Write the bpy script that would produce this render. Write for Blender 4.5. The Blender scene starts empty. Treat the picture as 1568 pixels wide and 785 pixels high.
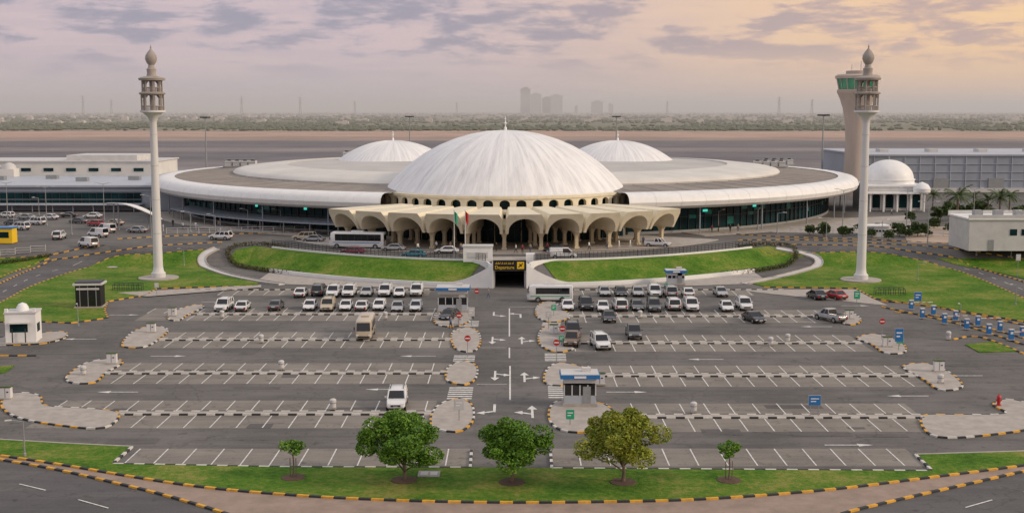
import bpy, bmesh, math, random
from mathutils import Vector, Matrix, noise
from mathutils.geometry import delaunay_2d_cdt
random.seed(7)
R=random.random
def U(a,b): return a+(b-a)*R()
sc=bpy.context.scene
COL=sc.collection
rad=math.radians
# ------------------------------------------------------------- survey
F=1875.0; CH=30.0; TH=math.atan(224.5/F)
def terr(x,y):
    g=min(.0095*x*x,25); t=max(0,min(1,(y-(207+g))/11)); return 3*t*t*(3-2*t)
def P(px,py):
    u=(px-784)/F; v=(392.5-py)/F
    d=(u, math.cos(TH)+v*math.sin(TH), -math.sin(TH)+v*math.cos(TH))
    a,b=20.0,30000.0
    for _ in range(60):
        m=(a+b)/2
        if CH+d[2]*m>terr(d[0]*m,d[1]*m): a=m
        else: b=m
    return (d[0]*a,d[1]*a)
def PP(l): return [P(*p) for p in l]
# ------------------------------------------------------------- materials
def newmat(name):
    m=bpy.data.materials.new(name); m.use_nodes=True
    nt=m.node_tree; return m,nt,nt.nodes['Principled BSDF']
def mat(name,col,rough=.6,metal=0,var=.12,scale=1.5,bump=0,coat=0,coord='pos',stretch=(1,1,1),col2=None,spec=.5,emit=0):
    m,nt,b=newmat(name); N=nt.nodes; L=nt.links
    b.inputs['Roughness'].default_value=rough; b.inputs['Metallic'].default_value=metal
    b.inputs['Specular IOR Level'].default_value=spec
    b.inputs['Coat Weight'].default_value=coat
    if emit: b.inputs['Emission Color'].default_value=(*col,1); b.inputs['Emission Strength'].default_value=emit
    if coord=='pos': src=N.new('ShaderNodeNewGeometry').outputs['Position']
    else: src=N.new('ShaderNodeTexCoord').outputs['Object']
    mp=N.new('ShaderNodeMapping'); mp.inputs['Scale'].default_value=stretch
    L.new(src,mp.inputs['Vector'])
    n=N.new('ShaderNodeTexNoise'); n.inputs['Scale'].default_value=scale; n.inputs['Detail'].default_value=5
    n.inputs['Roughness'].default_value=.65
    L.new(mp.outputs[0],n.inputs['Vector'])
    r=N.new('ShaderNodeMapRange'); r.inputs['From Min'].default_value=.3; r.inputs['From Max'].default_value=.7
    L.new(n.outputs['Fac'],r.inputs['Value'])
    x=N.new('ShaderNodeMix'); x.data_type='RGBA'
    c2=col2 or tuple(min(1,c*(1+var)) for c in col)
    x.inputs['A'].default_value=(*[c*(1-var) for c in col],1) if not col2 else (*col,1)
    x.inputs['B'].default_value=(*c2,1)
    L.new(r.outputs[0],x.inputs['Factor']); L.new(x.outputs['Result'],b.inputs['Base Color'])
    if bump:
        bp=N.new('ShaderNodeBump'); bp.inputs['Strength'].default_value=bump
        L.new(n.outputs['Fac'],bp.inputs['Height']); L.new(bp.outputs[0],b.inputs['Normal'])
    return m
def asphalt(name,dark,light,warm=1.0):
    m,nt,b=newmat(name); N=nt.nodes; L=nt.links
    g=N.new('ShaderNodeNewGeometry')
    def nz(s,d,st=(1,1,1)):
        mp=N.new('ShaderNodeMapping'); mp.inputs['Scale'].default_value=st; L.new(g.outputs['Position'],mp.inputs[0])
        n=N.new('ShaderNodeTexNoise'); n.inputs['Scale'].default_value=s; n.inputs['Detail'].default_value=d; n.inputs['Roughness'].default_value=.7
        L.new(mp.outputs[0],n.inputs['Vector']); return n.outputs['Fac']
    a=nz(.06,6); c=nz(.7,6,(.10,1,1)); f=nz(5,3)
    def ma(op,x,y):
        k=N.new('ShaderNodeMath'); k.operation=op
        for i,q in enumerate((x,y)):
            if isinstance(q,(int,float)): k.inputs[i].default_value=q
            else: L.new(q,k.inputs[i])
        return k.outputs[0]
    s=ma('ADD',ma('MULTIPLY',a,.48),ma('ADD',ma('MULTIPLY',c,.33),ma('MULTIPLY',f,.19)))
    r=N.new('ShaderNodeMapRange'); r.inputs['From Min'].default_value=.41; r.inputs['From Max'].default_value=.59; L.new(s,r.inputs['Value'])
    x=N.new('ShaderNodeMix'); x.data_type='RGBA'; x.inputs['A'].default_value=(*dark,1); x.inputs['B'].default_value=(*light,1); L.new(r.outputs[0],x.inputs['Factor'])
    v=N.new('ShaderNodeTexVoronoi'); v.feature='DISTANCE_TO_EDGE'; v.inputs['Scale'].default_value=.09
    nn=N.new('ShaderNodeTexNoise'); nn.inputs['Scale'].default_value=.35; nn.inputs['Detail'].default_value=4; L.new(g.outputs['Position'],nn.inputs['Vector'])
    va=N.new('ShaderNodeVectorMath'); va.operation='MULTIPLY_ADD'; L.new(nn.outputs['Color'],va.inputs[0]); va.inputs[1].default_value=(5,5,0); L.new(g.outputs['Position'],va.inputs[2])
    L.new(va.outputs[0],v.inputs['Vector'])
    cr=N.new('ShaderNodeMapRange'); cr.inputs['From Min'].default_value=.002; cr.inputs['From Max'].default_value=.010; cr.inputs['To Min'].default_value=.8; cr.inputs['To Max'].default_value=1; L.new(v.outputs['Distance'],cr.inputs['Value'])
    mx=N.new('ShaderNodeMix'); mx.data_type='RGBA'; mx.blend_type='MULTIPLY'; mx.inputs['Factor'].default_value=1
    L.new(x.outputs['Result'],mx.inputs['A']); L.new(cr.outputs[0],mx.inputs['B'])
    st=nz(.8,2); rr=N.new('ShaderNodeMapRange'); rr.inputs['From Min'].default_value=.60; rr.inputs['From Max'].default_value=.72; rr.inputs['To Min'].default_value=1; rr.inputs['To Max'].default_value=.66; L.new(st,rr.inputs['Value'])
    m2=N.new('ShaderNodeMix'); m2.data_type='RGBA'; m2.blend_type='MULTIPLY'; m2.inputs['Factor'].default_value=1
    L.new(mx.outputs['Result'],m2.inputs['A']); L.new(rr.outputs[0],m2.inputs['B'])
    L.new(m2.outputs['Result'],b.inputs['Base Color']); b.inputs['Roughness'].default_value=.82; b.inputs['Specular IOR Level'].default_value=.3
    return m,nt,b,m2
M={}
M['bay']=asphalt('asphalt_bay',(.165,.150,.132),(.275,.250,.220))[0]
M['road']=asphalt('asphalt_road',(.078,.077,.078),(.135,.13,.128))[0]
M['patch']=asphalt('asphalt_patch',(.085,.08,.078),(.14,.13,.125))[0]
M['white']=mat('white_paint',(.78,.78,.77),.5,var=.06,scale=.6)
M['mark']=mat('road_paint',(.64,.63,.60),.7,var=.3,scale=2.5)
M['conc']=mat('concrete',(.385,.35,.315),.85,var=.18,scale=.8,bump=.1)
M['kerbw']=mat('kerb_white',(.60,.58,.54),.8,var=.18,scale=2)
M['kerby']=mat('kerb_yellow',(.66,.35,.04),.7,var=.25,scale=2)
M['kerbk']=mat('kerb_black',(.03,.03,.03),.7,var=.3,scale=2)
M['paver']=mat('tan_pavers',(.30,.225,.18),.85,var=.22,scale=.5)
M['sand']=mat('sand',(.40,.31,.24),.9,var=.2,scale=.1)
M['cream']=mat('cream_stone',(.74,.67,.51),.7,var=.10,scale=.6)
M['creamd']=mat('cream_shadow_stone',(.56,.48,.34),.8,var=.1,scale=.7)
M['glass']=mat('dark_glass',(.006,.03,.036),.22,0,var=.6,scale=.2,spec=.16)
M['teal']=mat('teal_glass',(.01,.14,.12),.3,0,var=.5,scale=.3,spec=.3)
M['lampteal']=mat('lit_teal_lamp',(.08,.75,.6),.4,var=.02,emit=.7)
M['dark']=mat('dark_metal',(.03,.033,.036),.5,.2,var=.2)
M['grey']=mat('grey_metal',(.30,.31,.32),.5,.3,var=.12)
M['roofg']=mat('grey_roof',(.25,.22,.195),.8,var=.2,scale=.12)
M['roofg2']=mat('grey_roof_seam',(.31,.28,.25),.8,var=.15,scale=.2)
M['roofl']=mat('light_roof',(.62,.60,.56),.7,var=.1,scale=.12)
M['roofm']=mat('mid_roof',(.48,.46,.44),.8,var=.12,scale=.1)
M['panel']=mat('grey_cladding',(.30,.33,.385),.5,.1,var=.1,scale=.1)
M['panel2']=mat('pale_cladding',(.42,.45,.50),.5,.1,var=.08,scale=.1)
M['seam']=mat('fascia_seam',(.62,.63,.64),.5,var=.05)
M['minw']=mat('minaret_white',(.62,.61,.61),.6,var=.08,scale=.8,stretch=(1,1,.15))
M['ming']=mat('minaret_stone',(.34,.30,.27),.75,var=.15,scale=1)
M['towr']=mat('tower_concrete',(.44,.37,.32),.8,var=.1,scale=.3,stretch=(1,1,.2))
M['grng']=mat('green_glass',(.03,.26,.14),.1,0,var=.3,scale=.5,spec=.8)
M['blue']=mat('sign_blue',(.02,.16,.42),.4,var=.1)
M['teals']=mat('sign_green',(.02,.34,.18),.4,var=.1)
M['red']=mat('red_paint',(.45,.02,.02),.4,var=.1)
M['yel']=mat('sign_yellow',(.85,.55,.02),.4,var=.05)
M['black']=mat('sign_black',(.008,.008,.008),.5,var=.1)
M['bark']=mat('bark',(.15,.11,.08),.9,var=.3,scale=6,bump=.4)
M['soil']=mat('soil',(.10,.06,.04),.95,var=.3,scale=4,bump=.3)
M['tyre']=mat('tyre',(.015,.015,.015),.8,var=.2)
M['rim']=mat('wheel_rim',(.45,.45,.46),.3,.8,var=.1)
M['cglass']=mat('car_glass',(.012,.014,.017),.06,0,var=.1,spec=.6)
M['hl']=mat('headlamp',(.75,.76,.78),.15,var=.02)
M['tl']=mat('tail_lamp',(.35,.01,.01),.25,var=.05)
M['skin']=mat('skin',(.35,.2,.13),.6,var=.05)
M['ltgrey']=mat('pale_grey_wall',(.55,.54,.53),.7,var=.1,scale=.5)
def leafmat(name,a,b_,sc_=.9): return mat(name,a,.55,col2=b_,scale=sc_,spec=.3)
M['leaf']=leafmat('leaf_green',(.045,.125,.012),(.17,.32,.03),1.3)
M['leaf2']=leafmat('leaf_yellow_green',(.10,.16,.012),(.38,.38,.045),1.0)
M['leafd']=leafmat('bush_leaf',(.03,.06,.015),(.09,.13,.035),.7)
M['hedge']=leafmat('hedge_leaf',(.05,.05,.02),(.11,.10,.04),.9)
FAR=[leafmat('distant_leaf_%d'%i,a,b,.02) for i,(a,b) in enumerate((((.07,.085,.045),(.13,.14,.08)),((.08,.095,.055),(.15,.155,.10)),((.10,.11,.075),(.17,.17,.12)),((.13,.13,.10),(.19,.18,.15))))]  # each farther set is paler, aerial haze mixed into the leaf colour
M['palm']=leafmat('palm_leaf',(.05,.09,.03),(.11,.15,.05),1)
def grassmat():
    m,nt,b=newmat('lawn_grass'); N=nt.nodes;L=nt.links
    g=N.new('ShaderNodeNewGeometry')
    def nz(s,d,r=.6):
        n=N.new('ShaderNodeTexNoise'); n.inputs['Scale'].default_value=s; n.inputs['Detail'].default_value=d; n.inputs['Roughness'].default_value=r; L.new(g.outputs['Position'],n.inputs['Vector']); return n.outputs['Fac']
    n1=nz(.13,7,.72); n2=nz(2.0,5,.78)
    ad=N.new('ShaderNodeMath'); ad.operation='MULTIPLY_ADD'; L.new(n2,ad.inputs[0]); ad.inputs[1].default_value=.7; L.new(n1,ad.inputs[2])
    cr=N.new('ShaderNodeValToRGB'); e=cr.color_ramp.elements
    e[0].position=.62; e[0].color=(.035,.095,.009,1); e[1].position=1.0; e[1].color=(.25,.25,.065,1)
    k=e.new(.80); k.color=(.085,.185,.018,1)
    k=e.new(.90); k.color=(.145,.215,.032,1)
    L.new(ad.outputs[0],cr.inputs[0]); L.new(cr.outputs[0],b.inputs['Base Color']); b.inputs['Roughness'].default_value=.9
    b.inputs['Specular IOR Level'].default_value=.12
    bp=N.new('ShaderNodeBump'); bp.inputs['Strength'].default_value=.7; bp.inputs['Distance'].default_value=.3; L.new(n2,bp.inputs['Height']); L.new(bp.outputs[0],b.inputs['Normal'])
    return m
M['grass']=grassmat()
def domemat(nseam):
    m,nt,b=newmat('dome_white'); N=nt.nodes;L=nt.links
    t=N.new('ShaderNodeTexCoord'); s=N.new('ShaderNodeSeparateXYZ'); L.new(t.outputs['Object'],s.inputs[0])
    at=N.new('ShaderNodeMath'); at.operation='ARCTAN2'; L.new(s.outputs['Y'],at.inputs[0]); L.new(s.outputs['X'],at.inputs[1])
    c=N.new('ShaderNodeCombineXYZ'); k=N.new('ShaderNodeMath'); k.operation='MULTIPLY'; k.inputs[1].default_value=14; L.new(at.outputs[0],k.inputs[0])
    z=N.new('ShaderNodeMath'); z.operation='MULTIPLY'; z.inputs[1].default_value=.12; L.new(s.outputs['Z'],z.inputs[0])
    L.new(k.outputs[0],c.inputs[0]); L.new(z.outputs[0],c.inputs[2])
    n=N.new('ShaderNodeTexNoise'); n.inputs['Scale'].default_value=1.2; n.inputs['Detail'].default_value=8; n.inputs['Roughness'].default_value=.7; L.new(c.outputs[0],n.inputs['Vector'])
    cr=N.new('ShaderNodeValToRGB'); e=cr.color_ramp.elements; e[0].position=.28; e[0].color=(.55,.55,.57,1); e[1].position=.58; e[1].color=(.82,.82,.82,1)
    L.new(n.outputs['Fac'],cr.inputs[0])
    w=N.new('ShaderNodeMath'); w.operation='MULTIPLY'; w.inputs[1].default_value=nseam/(2*math.pi); L.new(at.outputs[0],w.inputs[0])
    fr=N.new('ShaderNodeMath'); fr.operation='FRACT'; L.new(w.outputs[0],fr.inputs[0])
    lt=N.new('ShaderNodeMapRange'); lt.inputs['From Min'].default_value=.0; lt.inputs['From Max'].default_value=.07; lt.inputs['To Min'].default_value=.88; lt.inputs['To Max'].default_value=1; L.new(fr.outputs[0],lt.inputs['Value'])
    mx=N.new('ShaderNodeMix'); mx.data_type='RGBA'; mx.blend_type='MULTIPLY'; mx.inputs['Factor'].default_value=1; L.new(cr.outputs[0],mx.inputs['A']); L.new(lt.outputs[0],mx.inputs['B'])
    L.new(mx.outputs['Result'],b.inputs['Base Color']); b.inputs['Roughness'].default_value=.5
    return m
M['dome']=domemat(48)
# ------------------------------------------------------------- mesh builder
class MB:
    def __init__(s): s.v=[];s.f=[];s.m=[];s.mats=[]
    def mi(s,k):
        m=M[k] if isinstance(k,str) else k
        if m not in s.mats: s.mats.append(m)
        return s.mats.index(m)
    def poly(s,pts,k):
        b=len(s.v); s.v+= [tuple(p) for p in pts]; s.f.append(list(range(b,b+len(pts)))); s.m.append(s.mi(k))
    def box(s,c,d,k,rz=0,top=1.0):
        x,y,z=[q/2 for q in d]; ca,sa=math.cos(rz),math.sin(rz); b=len(s.v)
        for dz in (-1,1):
            q=top if dz>0 else 1
            for dx,dy in ((-1,-1),(1,-1),(1,1),(-1,1)):
                X,Y=dx*x*q,dy*y*q
                s.v.append((c[0]+X*ca-Y*sa,c[1]+X*sa+Y*ca,c[2]+dz*z))
        i=s.mi(k)
        for f in ((3,2,1,0),(4,5,6,7),(0,1,5,4),(1,2,6,5),(2,3,7,6),(3,0,4,7)):
            s.f.append([b+q for q in f]); s.m.append(i)
    def loft(s,rings,k,c0=True,c1=True,closed=True,mats=None):
        b=len(s.v); n=len(rings[0]); i=s.mi(k)
        for r in rings: s.v+=[tuple(p) for p in r]
        for a in range(len(rings)-1):
            for j in range(n if closed else n-1):
                j2=(j+1)%n
                s.f.append([b+a*n+j,b+a*n+j2,b+(a+1)*n+j2,b+(a+1)*n+j]); s.m.append(s.mi(mats[a]) if mats else i)
        if c0: s.f.append([b+j for j in range(n)][::-1]); s.m.append(i)
        if c1: s.f.append([b+(len(rings)-1)*n+j for j in range(n)]); s.m.append(i)
    def lathe(s,prof,c,n,k,a0=0,a1=2*math.pi,mats=None):
        full=abs(a1-a0-2*math.pi)<1e-6
        rings=[]
        for r,z in prof:
            rings.append([(c[0]+r*math.cos(a0+(a1-a0)*j/(n if full else n-1)),c[1]+r*math.sin(a0+(a1-a0)*j/(n if full else n-1)),c[2]+z) for j in range(n)])
        s.loft(rings,k,False,False,full,mats)
    def beam(s,p,q,w,k,w2=None,n=4):
        p=Vector(p);q=Vector(q); d=(q-p)
        if d.length<1e-6: return
        d.normalize(); a=d.orthogonal().normalized() if abs(d.z)<.99 else Vector((1,0,0)); a=(a-d*a.dot(d)).normalized(); b=d.cross(a)
        w2=w if w2 is None else w2
        rs=[]
        for o,ww in ((p,w),(q,w2)):
            rs.append([o+(a*math.cos(2*math.pi*(j+.5)/n)+b*math.sin(2*math.pi*(j+.5)/n))*ww*(.7071 if n==4 else .5) for j in range(n)])
        s.loft(rs,k)
    def mesh(s,name,smooth=True,ang=35,fix=True):
        me=bpy.data.meshes.new(name); me.from_pydata(s.v,[],s.f)
        for m in s.mats: me.materials.append(m)
        me.polygons.foreach_set('material_index',s.m)
        if fix:
            bm=bmesh.new(); bm.from_mesh(me); bmesh.ops.recalc_face_normals(bm,faces=bm.faces); bm.to_mesh(me); bm.free()
        if smooth:
            me.polygons.foreach_set('use_smooth',[True]*len(me.polygons)); me.set_sharp_from_angle(angle=rad(ang))
        me.update(); return me
    def obj(s,name,loc=(0,0,0),rz=0,parent=None,smooth=True,fix=True,ang=35):
        return place(s.mesh(name,smooth,ang,fix),name,loc,rz,parent)
def place(me,name,loc=(0,0,0),rz=0,parent=None,scale=1):
    o=bpy.data.objects.new(name,me); COL.objects.link(o); o.location=loc; o.rotation_euler=(0,0,rz)
    if scale!=1: o.scale=(scale,)*3
    if parent: o.parent=parent
    return o
def empty(name,loc=(0,0,0)):
    o=bpy.data.objects.new(name,None); COL.objects.link(o); o.location=loc; o.empty_display_size=.1; return o
# ------------------------------------------------------------- sheets / kerbs
def catmull(pts,closed=False,k=6):
    n=len(pts); out=[]
    rng=range(n if closed else n-1)
    for i in rng:
        p0=pts[(i-1)%n] if closed or i>0 else pts[0]; p1=pts[i]; p2=pts[(i+1)%n]
        p3=pts[(i+2)%n] if closed or i+2<n else pts[-1]
        for j in range(k):
            t=j/k
            out.append(tuple(.5*((2*p1[q])+(-p0[q]+p2[q])*t+(2*p0[q]-5*p1[q]+4*p2[q]-p3[q])*t*t+(-p0[q]+3*p1[q]-3*p2[q]+p3[q])*t**3) for q in (0,1)))
    if not closed: out.append(tuple(pts[-1]))
    return out
def densify(pts,step,closed=True):
    out=[]; n=len(pts)
    for i in range(n if closed else n-1):
        a=pts[i];b=pts[(i+1)%n]; d=math.dist(a,b); m=max(1,int(d/step))
        for j in range(m): out.append((a[0]+(b[0]-a[0])*j/m,a[1]+(b[1]-a[1])*j/m))
    if not closed: out.append(pts[-1])
    return out
def sheet(name,pts,k,off,skirt=True,mb=None):
    ys=[p[1] for p in pts]; xs=[p[0] for p in pts]
    ramp=max(ys)>205 and min(ys)<245
    if ramp: pts=densify(pts,2)
    n=len(pts); v=[Vector(p) for p in pts]
    if ramp:
        y=max(200,math.floor(min(ys)))
        while y<min(250,max(ys)):
            x=max(-160,min(xs))
            while x<min(160,max(xs)):
                v.append(Vector((x+.01,y+.013))); x+=2
            y+=1.5
    o=delaunay_2d_cdt(v,[],[list(range(n))],1,1e-4)
    own=mb is None
    if own: mb=MB()
    base=len(mb.v); mb.v+=[(p.x,p.y,terr(p.x,p.y)+off) for p in o[0]]
    mi=mb.mi(k)
    for f in o[2]:
        f=list(f); a,b,c=[o[0][q] for q in f[:3]]
        if (b-a).cross(c-a)<0: f=f[::-1]
        mb.f.append([base+q for q in f]); mb.m.append(mi)
    if skirt:
        for i in range(n):
            a=pts[i];b=pts[(i+1)%n]
            za=terr(*a);zb=terr(*b)
            mb.poly([(*a,za-.05),(*b,zb-.05),(*b,zb+off),(*a,za+off)],k)
    if own: return mb.obj(name,smooth=False,fix=False)
def kerb(mb,pts,style='y',w=.27,h=.16,seg=1.0,closed=False):
    pts=list(pts)+([pts[0]] if closed else [])
    cum=[0]
    for a,b in zip(pts,pts[1:]): cum.append(cum[-1]+math.dist(a,b))
    tot=cum[-1]; n=max(1,int(round(tot/seg))); out=[];j=0
    for i in range(n+1):
        s=tot*i/n
        while j<len(cum)-2 and cum[j+1]<s: j+=1
        t=(s-cum[j])/max(1e-9,cum[j+1]-cum[j]); a=pts[j];b=pts[j+1]
        out.append((a[0]+(b[0]-a[0])*t,a[1]+(b[1]-a[1])*t))
    c1={'y':'kerby','w':'kerbw','c':'conc','m':'kerby'}[style]; c2='kerbk' if style!='c' else 'conc'
    L=[]
    for i,p in enumerate(out):
        a=out[max(0,i-1)];b=out[min(n,i+1)]; d=Vector((b[0]-a[0],b[1]-a[1])); d.normalize(); nn=Vector((-d.y,d.x))*w/2
        z=terr(*p); L.append([(p[0]+nn.x,p[1]+nn.y,z-.05),(p[0]+nn.x,p[1]+nn.y,z+h),(p[0]-nn.x,p[1]-nn.y,z+h),(p[0]-nn.x,p[1]-nn.y,z-.05)])
    for i in range(n):
        k=c1
        if style=='m' and (i//6)%2: k='kerbw'
        mb.loft([L[i],L[i+1]],k if i%2==0 else c2,i==0,i==n-1)
def wall(mb,pts,k,th,hf,zb=-.1,k2=None):
    rs=[];n=len(pts)
    for i,p in enumerate(pts):
        a=pts[max(0,i-1)];b=pts[min(n-1,i+1)]; d=Vector((b[0]-a[0],b[1]-a[1])).normalized(); nn=Vector((-d.y,d.x))*th/2
        z0=terr(*p)+zb; z1=hf(i,p)
        rs.append([(p[0]+nn.x,p[1]+nn.y,z0),(p[0]+nn.x,p[1]+nn.y,z1),(p[0]-nn.x,p[1]-nn.y,z1),(p[0]-nn.x,p[1]-nn.y,z0)])
    mb.loft(rs,k)
# ------------------------------------------------------------- ground
def ground():
    xs=[-40000,-15000,-6000,-2500,-1000,-400,-200,-120,-80]+[q for q in range(-60,61,2)]+[80,120,200,400,1000,2500,6000,15000,40000]
    xs=sorted(set([x for x in xs if x not in (-2,2)]+[-2.9,2.1]))
    ys=[-300,-50,0,50,100,150,180,200,205]+list(range(206,247,1))+[260,300,400,700,1200,2500,6000,15000,45000]
    mb=MB(); nx=len(xs)
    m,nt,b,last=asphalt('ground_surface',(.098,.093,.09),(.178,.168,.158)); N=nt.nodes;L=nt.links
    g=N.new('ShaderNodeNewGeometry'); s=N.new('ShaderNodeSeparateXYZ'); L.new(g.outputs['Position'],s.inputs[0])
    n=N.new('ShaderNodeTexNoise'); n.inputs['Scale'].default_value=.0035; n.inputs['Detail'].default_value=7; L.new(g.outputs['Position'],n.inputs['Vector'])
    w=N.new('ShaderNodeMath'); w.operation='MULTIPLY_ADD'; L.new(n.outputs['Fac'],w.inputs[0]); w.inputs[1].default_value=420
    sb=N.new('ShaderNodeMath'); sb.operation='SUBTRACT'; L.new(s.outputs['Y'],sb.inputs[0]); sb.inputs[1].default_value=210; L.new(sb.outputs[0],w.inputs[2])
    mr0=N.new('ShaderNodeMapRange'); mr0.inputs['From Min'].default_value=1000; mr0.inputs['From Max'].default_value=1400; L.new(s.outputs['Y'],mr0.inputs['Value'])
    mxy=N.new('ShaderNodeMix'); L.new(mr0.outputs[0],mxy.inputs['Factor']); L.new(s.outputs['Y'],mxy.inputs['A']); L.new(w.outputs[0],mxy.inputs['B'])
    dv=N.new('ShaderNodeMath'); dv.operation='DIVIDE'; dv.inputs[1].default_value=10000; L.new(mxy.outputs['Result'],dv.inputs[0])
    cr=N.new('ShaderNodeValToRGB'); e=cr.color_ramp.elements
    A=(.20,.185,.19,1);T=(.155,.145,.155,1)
    e[0].position=0; e[0].color=A; e[1].position=1; e[1].color=(.36,.31,.28,1)  # farthest stops turn pale: distance haze painted into the ground colour
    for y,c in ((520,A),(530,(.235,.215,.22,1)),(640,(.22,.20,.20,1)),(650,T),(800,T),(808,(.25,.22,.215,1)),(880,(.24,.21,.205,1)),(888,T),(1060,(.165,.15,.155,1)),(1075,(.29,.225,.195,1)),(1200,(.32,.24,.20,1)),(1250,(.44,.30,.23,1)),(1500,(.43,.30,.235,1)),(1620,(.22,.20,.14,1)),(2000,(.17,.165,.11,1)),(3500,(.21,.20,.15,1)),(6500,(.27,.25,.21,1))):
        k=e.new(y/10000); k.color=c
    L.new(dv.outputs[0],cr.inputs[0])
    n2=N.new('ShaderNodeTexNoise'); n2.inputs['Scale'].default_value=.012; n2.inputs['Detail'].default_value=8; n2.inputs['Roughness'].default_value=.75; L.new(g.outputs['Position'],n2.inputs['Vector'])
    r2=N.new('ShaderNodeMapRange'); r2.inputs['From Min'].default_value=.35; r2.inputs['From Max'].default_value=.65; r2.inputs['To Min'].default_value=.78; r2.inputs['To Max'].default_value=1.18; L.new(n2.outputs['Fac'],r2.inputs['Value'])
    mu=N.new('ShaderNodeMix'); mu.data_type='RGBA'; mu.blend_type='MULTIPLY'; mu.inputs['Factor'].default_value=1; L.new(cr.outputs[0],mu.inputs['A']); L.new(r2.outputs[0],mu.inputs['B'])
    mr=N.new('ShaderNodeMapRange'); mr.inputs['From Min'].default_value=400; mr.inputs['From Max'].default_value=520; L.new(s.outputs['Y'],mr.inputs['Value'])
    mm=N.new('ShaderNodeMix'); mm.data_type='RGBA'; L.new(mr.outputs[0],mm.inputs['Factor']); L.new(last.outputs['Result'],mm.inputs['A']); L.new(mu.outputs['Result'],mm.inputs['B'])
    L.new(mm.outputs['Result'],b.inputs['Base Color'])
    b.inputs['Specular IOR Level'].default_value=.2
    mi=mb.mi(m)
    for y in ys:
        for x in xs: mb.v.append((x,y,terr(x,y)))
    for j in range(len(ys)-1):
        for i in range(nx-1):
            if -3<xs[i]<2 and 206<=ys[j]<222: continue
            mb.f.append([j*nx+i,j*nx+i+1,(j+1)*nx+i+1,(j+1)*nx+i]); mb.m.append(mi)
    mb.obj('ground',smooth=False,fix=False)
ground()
# ---- lawns
LG=catmull(PP([(-60,492),(0,464),(60,434),(150,403),(250,388),(335,381)]))+catmull(PP([(322,388),(308,397),(312,408),(345,420),(395,432)]))+PP([(395,437),(240,441),(225,452),(165,462),(160,475),(165,486),(110,494),(60,492),(-60,494)])
sheet('lawn',LG,'grass',.13)
RG=PP([(1165,386)])+catmull(PP([(1165,385),(1300,386),(1385,394),(1460,413),(1568,457),(1660,500)]))+PP([(1660,512),(1568,492),(1450,472),(1340,457),(1310,441),(1170,439)])+catmull(PP([(1150,434),(1215,422),(1258,406),(1235,393)]))
sheet('lawn',RG,'grass',.13)
sheet('lawn',PP([(1435,396),(1568,397),(1660,400),(1660,452),(1568,427),(1500,411)]),'grass',.13)
sheet('lawn',PP([(-60,400),(75,392),(60,402),(30,413),(0,427),(-60,455)]),'grass',.13)
sheet('lawn',PP([(1478,528),(1520,524),(1560,538),(1500,540)]),'grass',.13)
sheet('lawn',PP([(-60,566),(22,560),(10,570),(-60,582)]),'grass',.13)
arc1=catmull(PP([(-80,688),(0,698),(100,713),(200,730),(300,745),(400,755),(520,763),(650,768),(784,770),(920,769),(1050,766),(1180,758),(1300,747),(1420,732),(1500,722),(1568,713),(1650,701)]))
up=PP([(1650,685),(1568,692),(1402,697),(1428,722),(845,718),(720,717),(430,716),(172,711),(202,685),(100,680),(0,674),(-80,668)])
sheet('lawn',arc1+up,'grass',.14)
aL=catmull(PP([(-80,690),(0,704),(80,718),(160,736),(250,758),(340,785),(420,812)]))
aR=catmull(PP([(1230,812),(1290,787),(1400,760),(1480,742),(1568,722),(1650,706)]))
sheet('pavement',arc1+aR[::-1]+aL[::-1],'paver',.012,False)
sheet('road',aL+PP([(420,860),(-80,860)]),'road',.01,False)
sheet('road',aR+PP([(1650,860),(1230,860)]),'road',.01,False)
lr_up=catmull(PP([(-60,462),(0,434),(60,408),(120,393),(200,381),(280,374),(340,371)]))
lr_dn=catmull(PP([(-60,492),(0,464),(60,434),(150,403),(250,388),(335,381)]))
sheet('road',lr_up+lr_dn[::-1],'road',.02,False)
rr_up=catmull(PP([(1150,374),(1300,376),(1400,386),(1480,404),(1568,432),(1660,465)]))
rr_dn=catmull(PP([(1165,385),(1300,386),(1385,394),(1460,413),(1568,457),(1660,500)]))
sheet('road',rr_up+rr_dn[::-1],'road',.02,False)
AX=-1.5
def gg(x): return min(.0095*x*x,25)
for sg in (-1,1):
    a=[(sg*x,206.6+gg(x)) for x in range(9,53,2)]; b=[(sg*x,217.4+gg(x)) for x in range(5,53,2)]
    pts=a+[(sg*55,236),(sg*54.5,240)]+b[::-1]
    sheet('lawn',pts if sg>0 else pts[::-1],'grass',.14)
mbk=MB()
for c in (arc1,aL,aR,lr_up,lr_dn,rr_up,rr_dn): kerb(mbk,c,'y')
kerb(mbk,PP([(-60,494),(60,493),(110,495),(165,487),(160,475),(165,462),(225,452),(240,442),(395,438)]),'y')
kerb(mbk,PP([(1170,440),(1310,442),(1340,458),(1450,473),(1568,493),(1660,513)]),'y')
for l in ([(180,366),(300,360),(420,357),(520,356)],[(1040,352),(1180,362),(1350,368),(1568,384),(1660,392)],[(1130,368),(1250,368),(1400,376),(1568,397)],[(0,396),(80,390),(160,376)],[(0,425),(40,410),(75,396)],[(-40,529),(60,527),(100,517)],[(0,545),(55,545)],
          [(1350,462),(1420,468),(1568,498)],[(1370,478),(1450,487),(1568,518)],[(1350,470),(1470,497),(1568,528)],[(1460,520),(1500,516),(1568,542)]):
    kerb(mbk,catmull(PP(l)),'y')
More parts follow.
